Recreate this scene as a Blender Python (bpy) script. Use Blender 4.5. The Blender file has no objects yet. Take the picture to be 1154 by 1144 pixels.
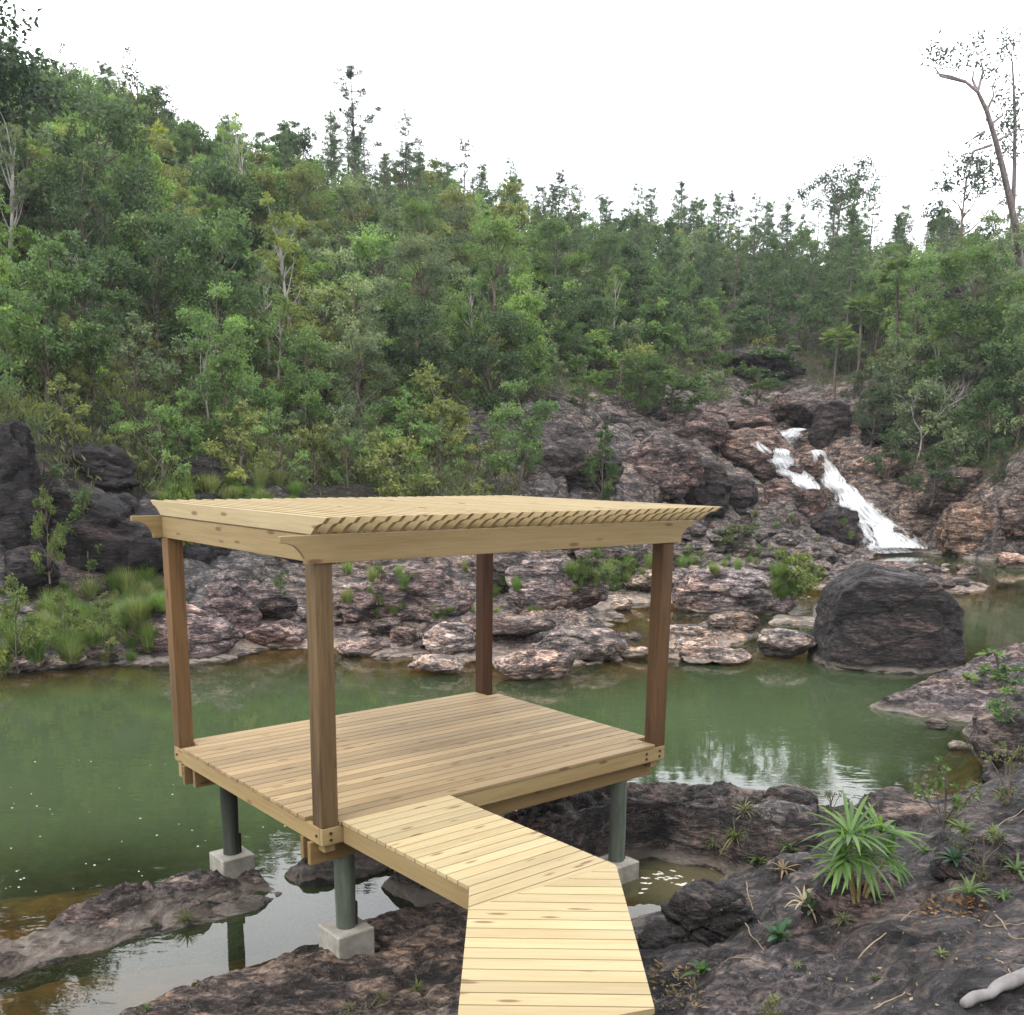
import bpy, math, random
import numpy as np
from math import sin, cos, pi, radians

random.seed(7)
rng = np.random.default_rng(11)
scene = bpy.context.scene
COL = scene.collection

# ------------------------------------------------------------------ camera model (also used to lay the place out)
FOC, PITCH, ROLL, YAW = 1130.3, 0.21613, 0.01352, 0.69623
EYE = 3.93          # metres above the water
DECK_Z = 1.35
CX, CY = -3.34528, -6.11926
CYAW, SYAW = cos(YAW), sin(YAW)

def deck(x, y, z=0.0):
    x -= CX; y -= CY
    return (x * CYAW - y * SYAW, x * SYAW + y * CYAW, z + DECK_Z)

def pray(x, y):
    u = x - 577.0; v = y - 769.0
    cr, sr = cos(ROLL), sin(ROLL)
    uu = cr * u + sr * v; vv = -sr * u + cr * v
    return np.array([uu / FOC, cos(PITCH) - vv / FOC * sin(PITCH), -sin(PITCH) - vv / FOC * cos(PITCH)])

def at_z(x, y, z=0.0):
    d = pray(x, y); t = (z - EYE) / d[2]
    return np.array([0, 0, EYE]) + d * t

def at_y(x, y, Y):
    d = pray(x, y)
    return np.array([0, 0, EYE]) + d * (Y / d[1])

cam = bpy.data.cameras.new('camera')
cam.sensor_fit = 'HORIZONTAL'; cam.sensor_width = 36.0
cam.lens = FOC / 1154 * 36
cam.shift_y = (769 - 572) / 1154
cam.clip_start = 0.05; cam.clip_end = 2000
camo = bpy.data.objects.new('camera', cam); COL.objects.link(camo)
from mathutils import Matrix
camo.matrix_world = (Matrix.Translation((0, 0, EYE)) @ Matrix.Rotation(pi / 2 - PITCH, 4, 'X') @ Matrix.Rotation(ROLL, 4, 'Z'))
scene.camera = camo

# ------------------------------------------------------------------ noise (numpy)
_perm = np.random.default_rng(3).permutation(256); _perm = np.concatenate([_perm, _perm, _perm])
_g = np.random.default_rng(4).normal(size=(256, 3)); _g /= np.linalg.norm(_g, axis=1)[:, None]

def perlin(P):
    P = np.asarray(P, float); i = np.floor(P).astype(int); f = P - i
    u = f * f * f * (f * (f * 6 - 15) + 10); i &= 255
    def gr(dx, dy, dz):
        h = _perm[_perm[_perm[(i[:, 0] + dx) & 255] + ((i[:, 1] + dy) & 255)] + ((i[:, 2] + dz) & 255)] & 255
        g = _g[h]
        return g[:, 0] * (f[:, 0] - dx) + g[:, 1] * (f[:, 1] - dy) + g[:, 2] * (f[:, 2] - dz)
    def lp(a, b, t): return a + (b - a) * t
    x00 = lp(gr(0, 0, 0), gr(1, 0, 0), u[:, 0]); x10 = lp(gr(0, 1, 0), gr(1, 1, 0), u[:, 0])
    x01 = lp(gr(0, 0, 1), gr(1, 0, 1), u[:, 0]); x11 = lp(gr(0, 1, 1), gr(1, 1, 1), u[:, 0])
    return lp(lp(x00, x10, u[:, 1]), lp(x01, x11, u[:, 1]), u[:, 2]) * 1.4

def fbm(P, o=4, gain=.5, lac=2.1):
    P = np.asarray(P, float); s = np.zeros(len(P)); a = 1.0
    for k in range(o):
        s += a * perlin(P + 17.3 * k); a *= gain; P = P * lac
    return s

def ridged(P, o=4):
    P = np.asarray(P, float); s = np.zeros(len(P)); a = 1.0
    for k in range(o):
        s += a * (1 - 2.2 * np.abs(perlin(P + 31.7 * k))); a *= .5; P = P * 2.1
    return s

def worley(P, seed=0):
    """F1, F2-F1 and a cell value of a 3D cellular pattern."""
    P = np.asarray(P, float); b = np.floor(P).astype(int); n = len(P)
    d1 = np.full(n, 9.0); d2 = np.full(n, 9.0); cv = np.zeros(n)
    for dx in (-1, 0, 1):
        for dy in (-1, 0, 1):
            for dz in (-1, 0, 1):
                c = b + [dx, dy, dz]; q = c & 255
                h = _perm[_perm[_perm[(q[:, 0] + seed) & 255] + q[:, 1]] + q[:, 2]] & 255
                pt = c + (_g[h] * .5 + .5)
                d = np.linalg.norm(P - pt, axis=1)
                m = d < d1
                d2 = np.where(m, d1, np.minimum(d2, d)); cv = np.where(m, h / 255.0, cv); d1 = np.where(m, d, d1)
    return d1, d2 - d1, cv

# ------------------------------------------------------------------ object helpers
def mesh_obj(name, V, F, mat, parent=None, smooth=False, attrs=None):
    me = bpy.data.meshes.new(name)
    V = np.asarray(V, np.float32)
    if isinstance(F, np.ndarray):
        n, k = F.shape
        me.vertices.add(len(V)); me.vertices.foreach_set('co', V.ravel())
        me.loops.add(n * k); me.loops.foreach_set('vertex_index', F.astype(np.int32).ravel())
        me.polygons.add(n); me.polygons.foreach_set('loop_start', np.arange(0, n * k, k, dtype=np.int32))
        me.update(calc_edges=True)
    else:
        me.from_pydata([tuple(map(float, v)) for v in V], [], F); me.update()
    if smooth: me.polygons.foreach_set('use_smooth', np.ones(len(me.polygons), bool))
    for an, (ty, dat) in (attrs or {}).items():
        a = me.attributes.new(an, ty, 'POINT')
        a.data.foreach_set('vector' if ty == 'FLOAT_VECTOR' else 'value', np.asarray(dat, np.float32).ravel())
    for m in (mat if isinstance(mat, list) else [mat]): me.materials.append(m)
    o = bpy.data.objects.new(name, me); COL.objects.link(o)
    if parent: o.parent = parent
    return o

def empty(name, loc, rz=0.0):
    o = bpy.data.objects.new(name, None); COL.objects.link(o)
    o.location = tuple(float(v) for v in loc); o.rotation_euler = (0, 0, rz); o.empty_display_size = .2
    return o

def tag(o, label, cat, group=None, kind=None):
    if label: o['label'] = label
    if cat: o['category'] = cat
    if group: o['group'] = group
    if kind: o['kind'] = kind
    return o

def copy_tree(o, parent=None):
    c = o.copy(); COL.objects.link(c)
    if parent: c.parent = parent
    for ch in list(o.children): copy_tree(ch, c)
    return c

# ------------------------------------------------------------------ materials
def newmat(name):
    m = bpy.data.materials.new(name); m.use_nodes = True
    nt = m.node_tree; nt.nodes.clear()
    return m, nt, nt.nodes, nt.links

def N(nodes, t, **kw):
    n = nodes.new(t)
    for k, v in kw.items(): setattr(n, k, v)
    return n

def ramp(nodes, pts):
    r = nodes.new('ShaderNodeValToRGB'); e = r.color_ramp.elements
    while len(e) < len(pts): e.new(.5)
    for el, (p, c) in zip(e, pts):
        el.position = p; el.color = (c, c, c, 1) if isinstance(c, (int, float)) else tuple(c) + (1,)
    return r

def noise(nodes, links, vec, scale, detail=5, rough=.55, dist=0.0):
    n = nodes.new('ShaderNodeTexNoise'); n.inputs['Scale'].default_value = scale
    n.inputs['Detail'].default_value = detail; n.inputs['Roughness'].default_value = rough
    n.inputs['Distortion'].default_value = dist
    if vec is not None: links.new(vec, n.inputs['Vector'])
    return n

def math_(nodes, links, op, a, b=None, clamp=False):
    n = nodes.new('ShaderNodeMath'); n.operation = op; n.use_clamp = clamp
    for i, v in enumerate((a, b)):
        if v is None: continue
        if isinstance(v, (int, float)): n.inputs[i].default_value = v
        else: links.new(v, n.inputs[i])
    return n.outputs[0]

def mix(nodes, links, fac, a, b, blend='MIX'):
    n = nodes.new('ShaderNodeMix'); n.data_type = 'RGBA'; n.blend_type = blend
    for sock, v in ((n.inputs[0], fac), (n.inputs[6], a), (n.inputs[7], b)):
        if isinstance(v, (int, float)): sock.default_value = v
        elif isinstance(v, tuple): sock.default_value = v + (1,) if len(v) == 3 else v
        else: links.new(v, sock)
    return n.outputs[2]

def out(nodes, links, sh):
    o = nodes.new('ShaderNodeOutputMaterial'); links.new(sh, o.inputs['Surface']); return o

def bump(nodes, links, h, strength, dist, normal=None):
    b = nodes.new('ShaderNodeBump'); b.inputs['Strength'].default_value = strength; b.inputs['Distance'].default_value = dist
    links.new(h, b.inputs['Height'])
    if normal is not None: links.new(normal, b.inputs['Normal'])
    return b.outputs['Normal']

def wood_mat(name, c1, c2, knot=1.0, knotc=(.12, .055, .025), rough=.62, board_var=.25):
    m, nt, nd, lk = newmat(name)
    at = N(nd, 'ShaderNodeAttribute', attribute_name='wc')
    oi = N(nd, 'ShaderNodeObjectInfo')
    sh = math_(nd, lk, 'MULTIPLY', oi.outputs['Random'], 37.0)
    cb = nd.new('ShaderNodeCombineXYZ'); lk.new(sh, cb.inputs[0]); lk.new(sh, cb.inputs[1])
    ad = N(nd, 'ShaderNodeVectorMath', operation='ADD'); lk.new(at.outputs['Vector'], ad.inputs[0]); lk.new(cb.outputs[0], ad.inputs[1])
    mp = nd.new('ShaderNodeMapping'); mp.inputs['Scale'].default_value = (1.6, 30, 30); lk.new(ad.outputs[0], mp.inputs[0])
    n1 = noise(nd, lk, mp.outputs[0], 1.4, 6, .6, .6)
    mp2 = nd.new('ShaderNodeMapping'); mp2.inputs['Scale'].default_value = (.6, 6, 6); lk.new(ad.outputs[0], mp2.inputs[0])
    n2 = noise(nd, lk, mp2.outputs[0], 1.0, 3, .5)
    g = math_(nd, lk, 'ADD', math_(nd, lk, 'MULTIPLY', n1.outputs[0], .6), math_(nd, lk, 'MULTIPLY', n2.outputs[0], .5))
    r = ramp(nd, [(.38, c2), (.66, c1)]); lk.new(g, r.inputs[0])
    # knots: sparse cells stretched along the grain
    mk = nd.new('ShaderNodeMapping'); mk.inputs['Scale'].default_value = (3.4, 13, 13); lk.new(ad.outputs[0], mk.inputs[0])
    vo = nd.new('ShaderNodeTexVoronoi'); vo.inputs['Scale'].default_value = 1.0; lk.new(mk.outputs[0], vo.inputs['Vector'])
    nn = noise(nd, lk, mp.outputs[0], 1.0, 2)
    kd = math_(nd, lk, 'ADD', vo.outputs['Distance'], math_(nd, lk, 'MULTIPLY', nn.outputs[0], .16))
    kr = ramp(nd, [(.22, 1.0), (.33, 0.0)]); lk.new(kd, kr.inputs[0])
    sp = nd.new('ShaderNodeSeparateColor'); lk.new(vo.outputs['Color'], sp.inputs[0])
    gate = math_(nd, lk, 'GREATER_THAN', sp.outputs[0], 1 - .5 * knot)
    kf = math_(nd, lk, 'MULTIPLY', math_(nd, lk, 'MULTIPLY', kr.outputs[0], gate), .75)
    c = mix(nd, lk, kf, r.outputs[0], knotc)
    bv = N(nd, 'ShaderNodeAttribute', attribute_name='bv')
    v = math_(nd, lk, 'ADD', math_(nd, lk, 'MULTIPLY', bv.outputs['Fac'], board_var), 1 - board_var * .5)
    cc = nd.new('ShaderNodeCombineColor'); [lk.new(v, cc.inputs[i]) for i in range(3)]
    c = mix(nd, lk, 1.0, c, cc.outputs[0], 'MULTIPLY')
    c = mix(nd, lk, 1.0, c, oi.outputs['Color'], 'MULTIPLY')
    p = nd.new('ShaderNodeBsdfPrincipled'); lk.new(c, p.inputs['Base Color']); p.inputs['Roughness'].default_value = rough
    p.inputs['Specular IOR Level'].default_value = .3
    lk.new(bump(nd, lk, n1.outputs[0], .35, .004), p.inputs['Normal'])
    out(nd, lk, p.outputs[0]); return m

def rock_mat(name, terrain=False):
    m, nt, nd, lk = newmat(name)
    ge = nd.new('ShaderNodeNewGeometry'); oi = nd.new('ShaderNodeObjectInfo')
    pos = ge.outputs['Position']
    # fractured layering: coordinates squeezed along a tilted axis
    mp = nd.new('ShaderNodeMapping'); mp.inputs['Rotation'].default_value = (.5, .35, .3); mp.inputs['Scale'].default_value = (.55, 1.0, 2.2)
    lk.new(pos, mp.inputs[0])
    nL = noise(nd, lk, pos, .55, 4, .6, .4)
    nM = noise(nd, lk, mp.outputs[0], 2.6, 8, .68, .8)
    nF = noise(nd, lk, mp.outputs[0], 14, 8, .72, .5)
    nG = noise(nd, lk, pos, 70, 3, .7)
    g = math_(nd, lk, 'ADD', math_(nd, lk, 'MULTIPLY', nM.outputs[0], .46), math_(nd, lk, 'MULTIPLY', nF.outputs[0], .54))
    r = ramp(nd, [(.42, (.012, .011, .012)), (.485, (.052, .047, .049)), (.55, (.20, .172, .155)), (.635, (.48, .42, .355))]); lk.new(g, r.inputs[0])
    # warm brown patches
    wr = ramp(nd, [(.46, 0.0), (.62, .75)]); lk.new(nL.outputs[0], wr.inputs[0])
    warm = mix(nd, lk, 1.0, r.outputs[0], (1.22, 1.0, .86), 'MULTIPLY')
    c = mix(nd, lk, wr.outputs[0], r.outputs[0], warm)
    # thin cracks
    vo = N(nd, 'ShaderNodeTexVoronoi', feature='DISTANCE_TO_EDGE'); vo.inputs['Scale'].default_value = .8
    wv = N(nd, 'ShaderNodeVectorMath', operation='ADD'); lk.new(mp.outputs[0], wv.inputs[0])
    sc = N(nd, 'ShaderNodeVectorMath', operation='SCALE'); sc.inputs['Scale'].default_value = .7; lk.new(nM.outputs['Color'], sc.inputs[0]); lk.new(sc.outputs[0], wv.inputs[1])
    lk.new(wv.outputs[0], vo.inputs['Vector'])
    cr = ramp(nd, [(.0, 1.0), (.05, 0.0)]); lk.new(vo.outputs['Distance'], cr.inputs[0])
    c = mix(nd, lk, math_(nd, lk, 'MULTIPLY', cr.outputs[0], .8), c, (.012, .011, .011))
    # fractured facets
    vf = nd.new('ShaderNodeTexVoronoi'); vf.inputs['Scale'].default_value = 2.6; lk.new(wv.outputs[0], vf.inputs['Vector'])
    vs = nd.new('ShaderNodeSeparateColor'); lk.new(vf.outputs['Color'], vs.inputs[0])
    fv = math_(nd, lk, 'ADD', math_(nd, lk, 'MULTIPLY', vs.outputs[0], .55), .72)
    fc_ = nd.new('ShaderNodeCombineColor'); [lk.new(fv, fc_.inputs[i]) for i in range(3)]
    c = mix(nd, lk, 1.0, c, fc_.outputs[0], 'MULTIPLY')
    # dark weather stains and grey lichen flecks
    nS = noise(nd, lk, mp.outputs[0], .9, 6, .7, 1.2)
    st = ramp(nd, [(.40, 1.0), (.56, 0.0)]); lk.new(nS.outputs[0], st.inputs[0])
    c = mix(nd, lk, math_(nd, lk, 'MULTIPLY', st.outputs[0], .55), c, mix(nd, lk, 1.0, c, (.30, .27, .29), 'MULTIPLY'))
    nP = noise(nd, lk, pos, 5.0, 6, .7)
    lg = math_(nd, lk, 'ADD', nG.outputs[0], math_(nd, lk, 'MULTIPLY', math_(nd, lk, 'SUBTRACT', nP.outputs[0], .5), .9))
    lr = ramp(nd, [(.60, 0.0), (.68, .55)]); lk.new(lg, lr.inputs[0])
    c = mix(nd, lk, lr.outputs[0], c, (.27, .26, .25))
    c = mix(nd, lk, 1.0, c, oi.outputs['Color'], 'MULTIPLY')
    # pale mineral band just above the water line
    sx = nd.new('ShaderNodeSeparateXYZ'); lk.new(pos, sx.inputs[0])
    zz = math_(nd, lk, 'ADD', sx.outputs[2], math_(nd, lk, 'MULTIPLY', math_(nd, lk, 'SUBTRACT', nM.outputs[0], .5), .35))
    br = ramp(nd, [(.0, 0.0), (.02, .75), (.06, .6), (.13, 0.0)]); lk.new(zz, br.inputs[0])
    c = mix(nd, lk, math_(nd, lk, 'MULTIPLY', br.outputs[0], .85), c, (.36, .31, .26))
    hgt = math_(nd, lk, 'ADD', math_(nd, lk, 'MULTIPLY', nF.outputs[0], .6), math_(nd, lk, 'ADD', nM.outputs[0], math_(nd, lk, 'ADD', math_(nd, lk, 'MULTIPLY', vf.outputs['Distance'], .55), math_(nd, lk, 'MULTIPLY', cr.outputs[0], -.55))))
    if terrain:
        at = N(nd, 'ShaderNodeAttribute', attribute_name='rock')
        ns = noise(nd, lk, pos, 3.0, 6, .65)
        sr = ramp(nd, [(.3, (.022, .022, .012)), (.55, (.05, .045, .022)), (.75, (.10, .08, .045))]); lk.new(ns.outputs[0], sr.inputs[0])
        k = math_(nd, lk, 'ADD', at.outputs['Fac'], math_(nd, lk, 'MULTIPLY', math_(nd, lk, 'SUBTRACT', nM.outputs[0], .5), .9))
        kr = ramp(nd, [(.42, 0.0), (.56, 1.0)]); lk.new(k, kr.inputs[0])
        c = mix(nd, lk, kr.outputs[0], sr.outputs[0], c)
        dk = N(nd, 'ShaderNodeAttribute', attribute_name='dark_tone')
        c = mix(nd, lk, dk.outputs['Fac'], c, mix(nd, lk, 1.0, c, (.56, .53, .56), 'MULTIPLY'))
        fl = N(nd, 'ShaderNodeAttribute', attribute_name='warm')
        c = mix(nd, lk, fl.outputs['Fac'], c, mix(nd, lk, 1.0, c, (1.7, 1.45, 1.28), 'MULTIPLY'))
        # sandy bed under water
        bs = ramp(nd, [(.0, 1.0), (.02, 0.0)]); lk.new(math_(nd, lk, 'ADD', sx.outputs[2], .03), bs.inputs[0])
        nb = noise(nd, lk, pos, 2.2, 5, .6)
        sd = ramp(nd, [(.35, (.20, .13, .055)), (.6, (.44, .29, .125))]); lk.new(nb.outputs[0], sd.inputs[0])
        c = mix(nd, lk, bs.outputs[0], c, sd.outputs[0])
    p = nd.new('ShaderNodeBsdfPrincipled'); lk.new(c, p.inputs['Base Color'])
    p.inputs['Roughness'].default_value = .72; p.inputs['Specular IOR Level'].default_value = .4
    lk.new(bump(nd, lk, nG.outputs[0], .5, .012, bump(nd, lk, hgt, 1.0, .13)), p.inputs['Normal'])
    out(nd, lk, p.outputs[0]); return m

def leaf_mat(name, trans=.35):
    m, nt, nd, lk = newmat(name)
    oi = nd.new('ShaderNodeObjectInfo'); at = N(nd, 'ShaderNodeAttribute', attribute_name='tint')
    r = ramp(nd, [(0.0, (.50, .55, .60)), (.5, (1, 1, 1)), (1.0, (1.75, 1.6, 1.25))]); lk.new(at.outputs['Fac'], r.inputs[0])
    c = mix(nd, lk, 1.0, oi.outputs['Color'], r.outputs[0], 'MULTIPLY')
    p = nd.new('ShaderNodeBsdfPrincipled'); lk.new(c, p.inputs['Base Color']); p.inputs['Roughness'].default_value = .5
    p.inputs['Specular IOR Level'].default_value = .35
    t = nd.new('ShaderNodeBsdfTranslucent'); lk.new(mix(nd, lk, 1.0, c, (1.5, 1.6, .9), 'MULTIPLY'), t.inputs[0])
    ms = nd.new('ShaderNodeMixShader'); ms.inputs[0].default_value = trans
    lk.new(p.outputs[0], ms.inputs[1]); lk.new(t.outputs[0], ms.inputs[2]); out(nd, lk, ms.outputs[0]); return m

def plain_mat(name, c1, c2, scale=8, rough=.8, stretch=(1, 1, 1), bs=.4, bd=.01, objcol=True, coord='Object'):
    m, nt, nd, lk = newmat(name)
    tc = nd.new('ShaderNodeTexCoord'); mp = nd.new('ShaderNodeMapping'); mp.inputs['Scale'].default_value = stretch
    lk.new(tc.outputs[coord], mp.inputs[0])
    n = noise(nd, lk, mp.outputs[0], scale, 7, .65)
    r = ramp(nd, [(.35, c1), (.65, c2)]); lk.new(n.outputs[0], r.inputs[0])
    c = r.outputs[0]
    if objcol:
        oi = nd.new('ShaderNodeObjectInfo'); c = mix(nd, lk, 1.0, c, oi.outputs['Color'], 'MULTIPLY')
    p = nd.new('ShaderNodeBsdfPrincipled'); lk.new(c, p.inputs['Base Color']); p.inputs['Roughness'].default_value = rough
    p.inputs['Specular IOR Level'].default_value = .3
    lk.new(bump(nd, lk, n.outputs[0], bs, bd), p.inputs['Normal']); out(nd, lk, p.outputs[0]); return m

def water_mat():
    m, nt, nd, lk = newmat('pool_water')
    ge = nd.new('ShaderNodeNewGeometry'); at = N(nd, 'ShaderNodeAttribute', attribute_name='depth')
    mud = N(nd, 'ShaderNodeAttribute', attribute_name='mud')
    # murk grows with depth; shallow water shows the sandy bed
    e = math_(nd, lk, 'POWER', 2.718, math_(nd, lk, 'MULTIPLY', at.outputs['Fac'], -1.25))
    op = math_(nd, lk, 'SUBTRACT', 1.0, e)
    op = math_(nd, lk, 'MAXIMUM', op, math_(nd, lk, 'MULTIPLY', mud.outputs['Fac'], .8))
    n = noise(nd, lk, ge.outputs['Position'], .35, 4, .6)
    r = ramp(nd, [(.3, (.046, .068, .030)), (.7, (.057, .082, .038))]); lk.new(n.outputs[0], r.inputs[0])
    c = mix(nd, lk, mud.outputs['Fac'], r.outputs[0], (.115, .10, .055))
    df = nd.new('ShaderNodeBsdfDiffuse'); lk.new(c, df.inputs[0])
    tr = nd.new('ShaderNodeBsdfTransparent'); tr.inputs[0].default_value = (.80, .66, .38, 1)
    m1 = nd.new('ShaderNodeMixShader'); lk.new(op, m1.inputs[0]); lk.new(tr.outputs[0], m1.inputs[1]); lk.new(df.outputs[0], m1.inputs[2])
    mp = nd.new('ShaderNodeMapping'); mp.inputs['Scale'].default_value = (1.0, 1.9, 1.0); lk.new(ge.outputs['Position'], mp.inputs[0])
    n1 = noise(nd, lk, mp.outputs[0], 2.2, 3, .5, .3); n2 = noise(nd, lk, ge.outputs['Position'], .28, 2, .5)
    act = ramp(nd, [(.38, .12), (.62, 1.0)]); lk.new(n2.outputs[0], act.inputs[0])
    h = math_(nd, lk, 'MULTIPLY', n1.outputs[0], act.outputs[0])
    nm = bump(nd, lk, h, .25, .014)
    gl = nd.new('ShaderNodeBsdfGlossy'); gl.inputs['Roughness'].default_value = .02; lk.new(nm, gl.inputs['Normal'])
    fr = nd.new('ShaderNodeFresnel'); fr.inputs['IOR'].default_value = 1.6; lk.new(nm, fr.inputs['Normal'])
    m2 = nd.new('ShaderNodeMixShader'); lk.new(fr.outputs[0], m2.inputs[0]); lk.new(m1.outputs[0], m2.inputs[1]); lk.new(gl.outputs[0], m2.inputs[2])
    out(nd, lk, m2.outputs[0]); return m

def foam_mat():
    m, nt, nd, lk = newmat('white_water')
    at = N(nd, 'ShaderNodeAttribute', attribute_name='fc')
    mp = nd.new('ShaderNodeMapping'); mp.inputs['Scale'].default_value = (1.0, .13, 1.0); lk.new(at.outputs['Vector'], mp.inputs[0])
    n = noise(nd, lk, mp.outputs[0], 8.0, 8, .75, .5)
    ed = N(nd, 'ShaderNodeAttribute', attribute_name='edge')
    k = math_(nd, lk, 'SUBTRACT', n.outputs[0], math_(nd, lk, 'MULTIPLY', ed.outputs['Fac'], .30))
    a = ramp(nd, [(.36, 0.0), (.58, 1.0)]); lk.new(k, a.inputs[0])
    r = ramp(nd, [(.36, (.74, .78, .82)), (.50, (.93, .94, .95))]); lk.new(n.outputs[0], r.inputs[0])
    p = nd.new('ShaderNodeBsdfPrincipled'); lk.new(r.outputs[0], p.inputs['Base Color']); p.inputs['Roughness'].default_value = .35
    lk.new(bump(nd, lk, n.outputs[0], .3, .06), p.inputs['Normal'])
    t = nd.new('ShaderNodeBsdfTransparent')
    ms = nd.new('ShaderNodeMixShader'); lk.new(a.outputs[0], ms.inputs[0]); lk.new(t.outputs[0], ms.inputs[1]); lk.new(p.outputs[0], ms.inputs[2])
    out(nd, lk, ms.outputs[0]); return m

M_PINE = wood_mat('new_pine_boards', (.315, .228, .122), (.235, .158, .076), knot=.7, board_var=.5)
M_PINE2 = wood_mat('pale_pine_boards', (.39, .315, .18), (.32, .24, .122), knot=.7, board_var=.30)
M_POST = wood_mat('stained_post_wood', (.130, .082, .038), (.048, .028, .013), knot=.25, knotc=(.03, .018, .01), board_var=.1)
M_BEAM = wood_mat('beam_wood', (.29, .212, .10), (.22, .15, .064), knot=.7, knotc=(.10, .04, .018))
M_PIER = plain_mat('green_treated_log', (.05, .062, .046), (.15, .17, .13), 9, .8, (1, 1, .12))
M_CONC = plain_mat('footing_concrete', (.20, .185, .155), (.33, .31, .27), 7, .9, bs=.3, bd=.006)
M_STEEL = plain_mat('rusty_bracket', (.03, .015, .01), (.07, .035, .02), 20, .7)
M_ROCK = rock_mat('river_rock'); M_GROUND = rock_mat('ground_rock_and_soil', True)
M_LEAF = leaf_mat('leaf'); M_NEEDLE = leaf_mat('needle', .15); M_BLADE = leaf_mat('grass_blade', .4)
M_BARK = plain_mat('bark', (.055, .042, .032), (.16, .13, .105), 6, .9, (1, 1, .25))
M_PALE = plain_mat('pale_bark', (.22, .20, .18), (.42, .40, .37), 6, .9, (1, 1, .3))
M_DRY = plain_mat('dry_stem', (.25, .19, .12), (.42, .34, .24), 12, .9, (1, 1, .3))
M_WATER = water_mat(); M_FOAM = foam_mat()
from mathutils.bvhtree import BVHTree
from mathutils import Vector
# ------------------------------------------------------------------ builder for timber, tubes and rocks
class MB:
    def __init__(s): s.V = []; s.F = []; s.W = []; s.B = []
    def prism(s, poly, axis_o, ax, ay, az, z0, z1, along='x', seed=None):
        """poly in (ax, ay), extruded along az between z0 and z1."""
        ax, ay, az, o = (np.array(v, float) for v in (ax, ay, az, axis_o))
        sd = random.random() if seed is None else seed; n = len(poly); b = len(s.V)
        for zz in (z0, z1):
            for (p, q) in poly:
                s.V.append(o + ax * p + ay * q + az * zz)
                a = {'x': (p, q, zz), 'y': (q, p, zz), 'z': (zz, p, q)}[along]
                s.W.append((a[0] + sd * 91, a[1] + sd * 57, a[2] + sd * 23)); s.B.append(sd)
        s.F.append(tuple(b + i for i in reversed(range(n)))); s.F.append(tuple(b + n + i for i in range(n)))
        for i in range(n):
            j = (i + 1) % n; s.F.append((b + i, b + j, b + n + j, b + n + i))
    def box(s, x0, x1, y0, y1, z0, z1, along='x', seed=None):
        s.prism([(x0, y0), (x1, y0), (x1, y1), (x0, y1)], (0, 0, 0), (1, 0, 0), (0, 1, 0), (0, 0, 1), z0, z1, along, seed)
    def build(s, name, mat, parent=None, bev=.004):
        o = mesh_obj(name, s.V, s.F, mat, parent, attrs={'wc': ('FLOAT_VECTOR', s.W), 'bv': ('FLOAT', s.B)})
        if bev:
            m = o.modifiers.new('bevel', 'BEVEL'); m.width = bev; m.segments = 2; m.limit_method = 'ANGLE'; m.angle_limit = .6
        return o

def tube(path, rad, k=6):
    """verts, quads of a tube along a polyline."""
    P = np.asarray(path, float); n = len(P); R = np.broadcast_to(np.asarray(rad, float), (n,))
    T = np.gradient(P, axis=0); T /= (np.linalg.norm(T, axis=1)[:, None] + 1e-9)
    ref = np.array([.31, .17, .93]) if abs(T[0, 2]) < .8 else np.array([1.0, .1, .05])
    A = np.cross(T, ref); A /= (np.linalg.norm(A, axis=1)[:, None] + 1e-9); B = np.cross(T, A)
    th = np.arange(k) * 2 * pi / k
    V = (P[:, None, :] + R[:, None, None] * (A[:, None, :] * np.cos(th)[None, :, None] + B[:, None, :] * np.sin(th)[None, :, None])).reshape(-1, 3)
    i = np.arange(n - 1)[:, None] * k; j = np.arange(k)[None, :]; j2 = (j + 1) % k
    F = np.stack([i + j, i + j2, i + k + j2, i + k + j], -1).reshape(-1, 4)
    return V, F

def join(parts):
    Vs, Fs, o = [], [], 0
    for V, F in parts:
        Vs.append(V); Fs.append(F + o); o += len(V)
    return np.vstack(Vs), np.vstack(Fs)

def leaves(P, D, L, W, fold=.15, r=None):
    """leaf quads: base P, direction D, length L, width W -> verts, quads."""
    r = r or rng; n = len(P)
    D = D / (np.linalg.norm(D, axis=1)[:, None] + 1e-9)
    S = np.cross(D, r.normal(size=(n, 3))); S /= (np.linalg.norm(S, axis=1)[:, None] + 1e-9)
    U = np.cross(S, D); L = np.broadcast_to(L, (n,))[:, None]; W = np.broadcast_to(W, (n,))[:, None]
    m = P + D * L * .45 + U * L * fold
    V = np.stack([P, m + S * W * .5, P + D * L, m - S * W * .5], 1).reshape(-1, 3)
    return V, np.arange(4 * n).reshape(n, 4)

def unit(n, r=None):
    v = (r or rng).normal(size=(n, 3)); return v / np.linalg.norm(v, axis=1)[:, None]

# ------------------------------------------------------------------ terrain: control points traced on the photo at chosen distances
CT = []     # x, y, z, rock, warm
def cz(px, py, z, rock=1., warm=0.): p = at_z(px, py, z); CT.append((p[0], p[1], z, rock, warm))
def cy(px, py, Y, rock=0., warm=0.): p = at_y(px, py, Y); CT.append((p[0], p[1], p[2], rock, warm))
def cb(px, py, d): p = at_z(px, py, 0); CT.append((p[0], p[1], -d, 1., 0.))
def cw(x, y, z, rock=1., warm=0.): CT.append((x, y, z, rock, warm))

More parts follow.
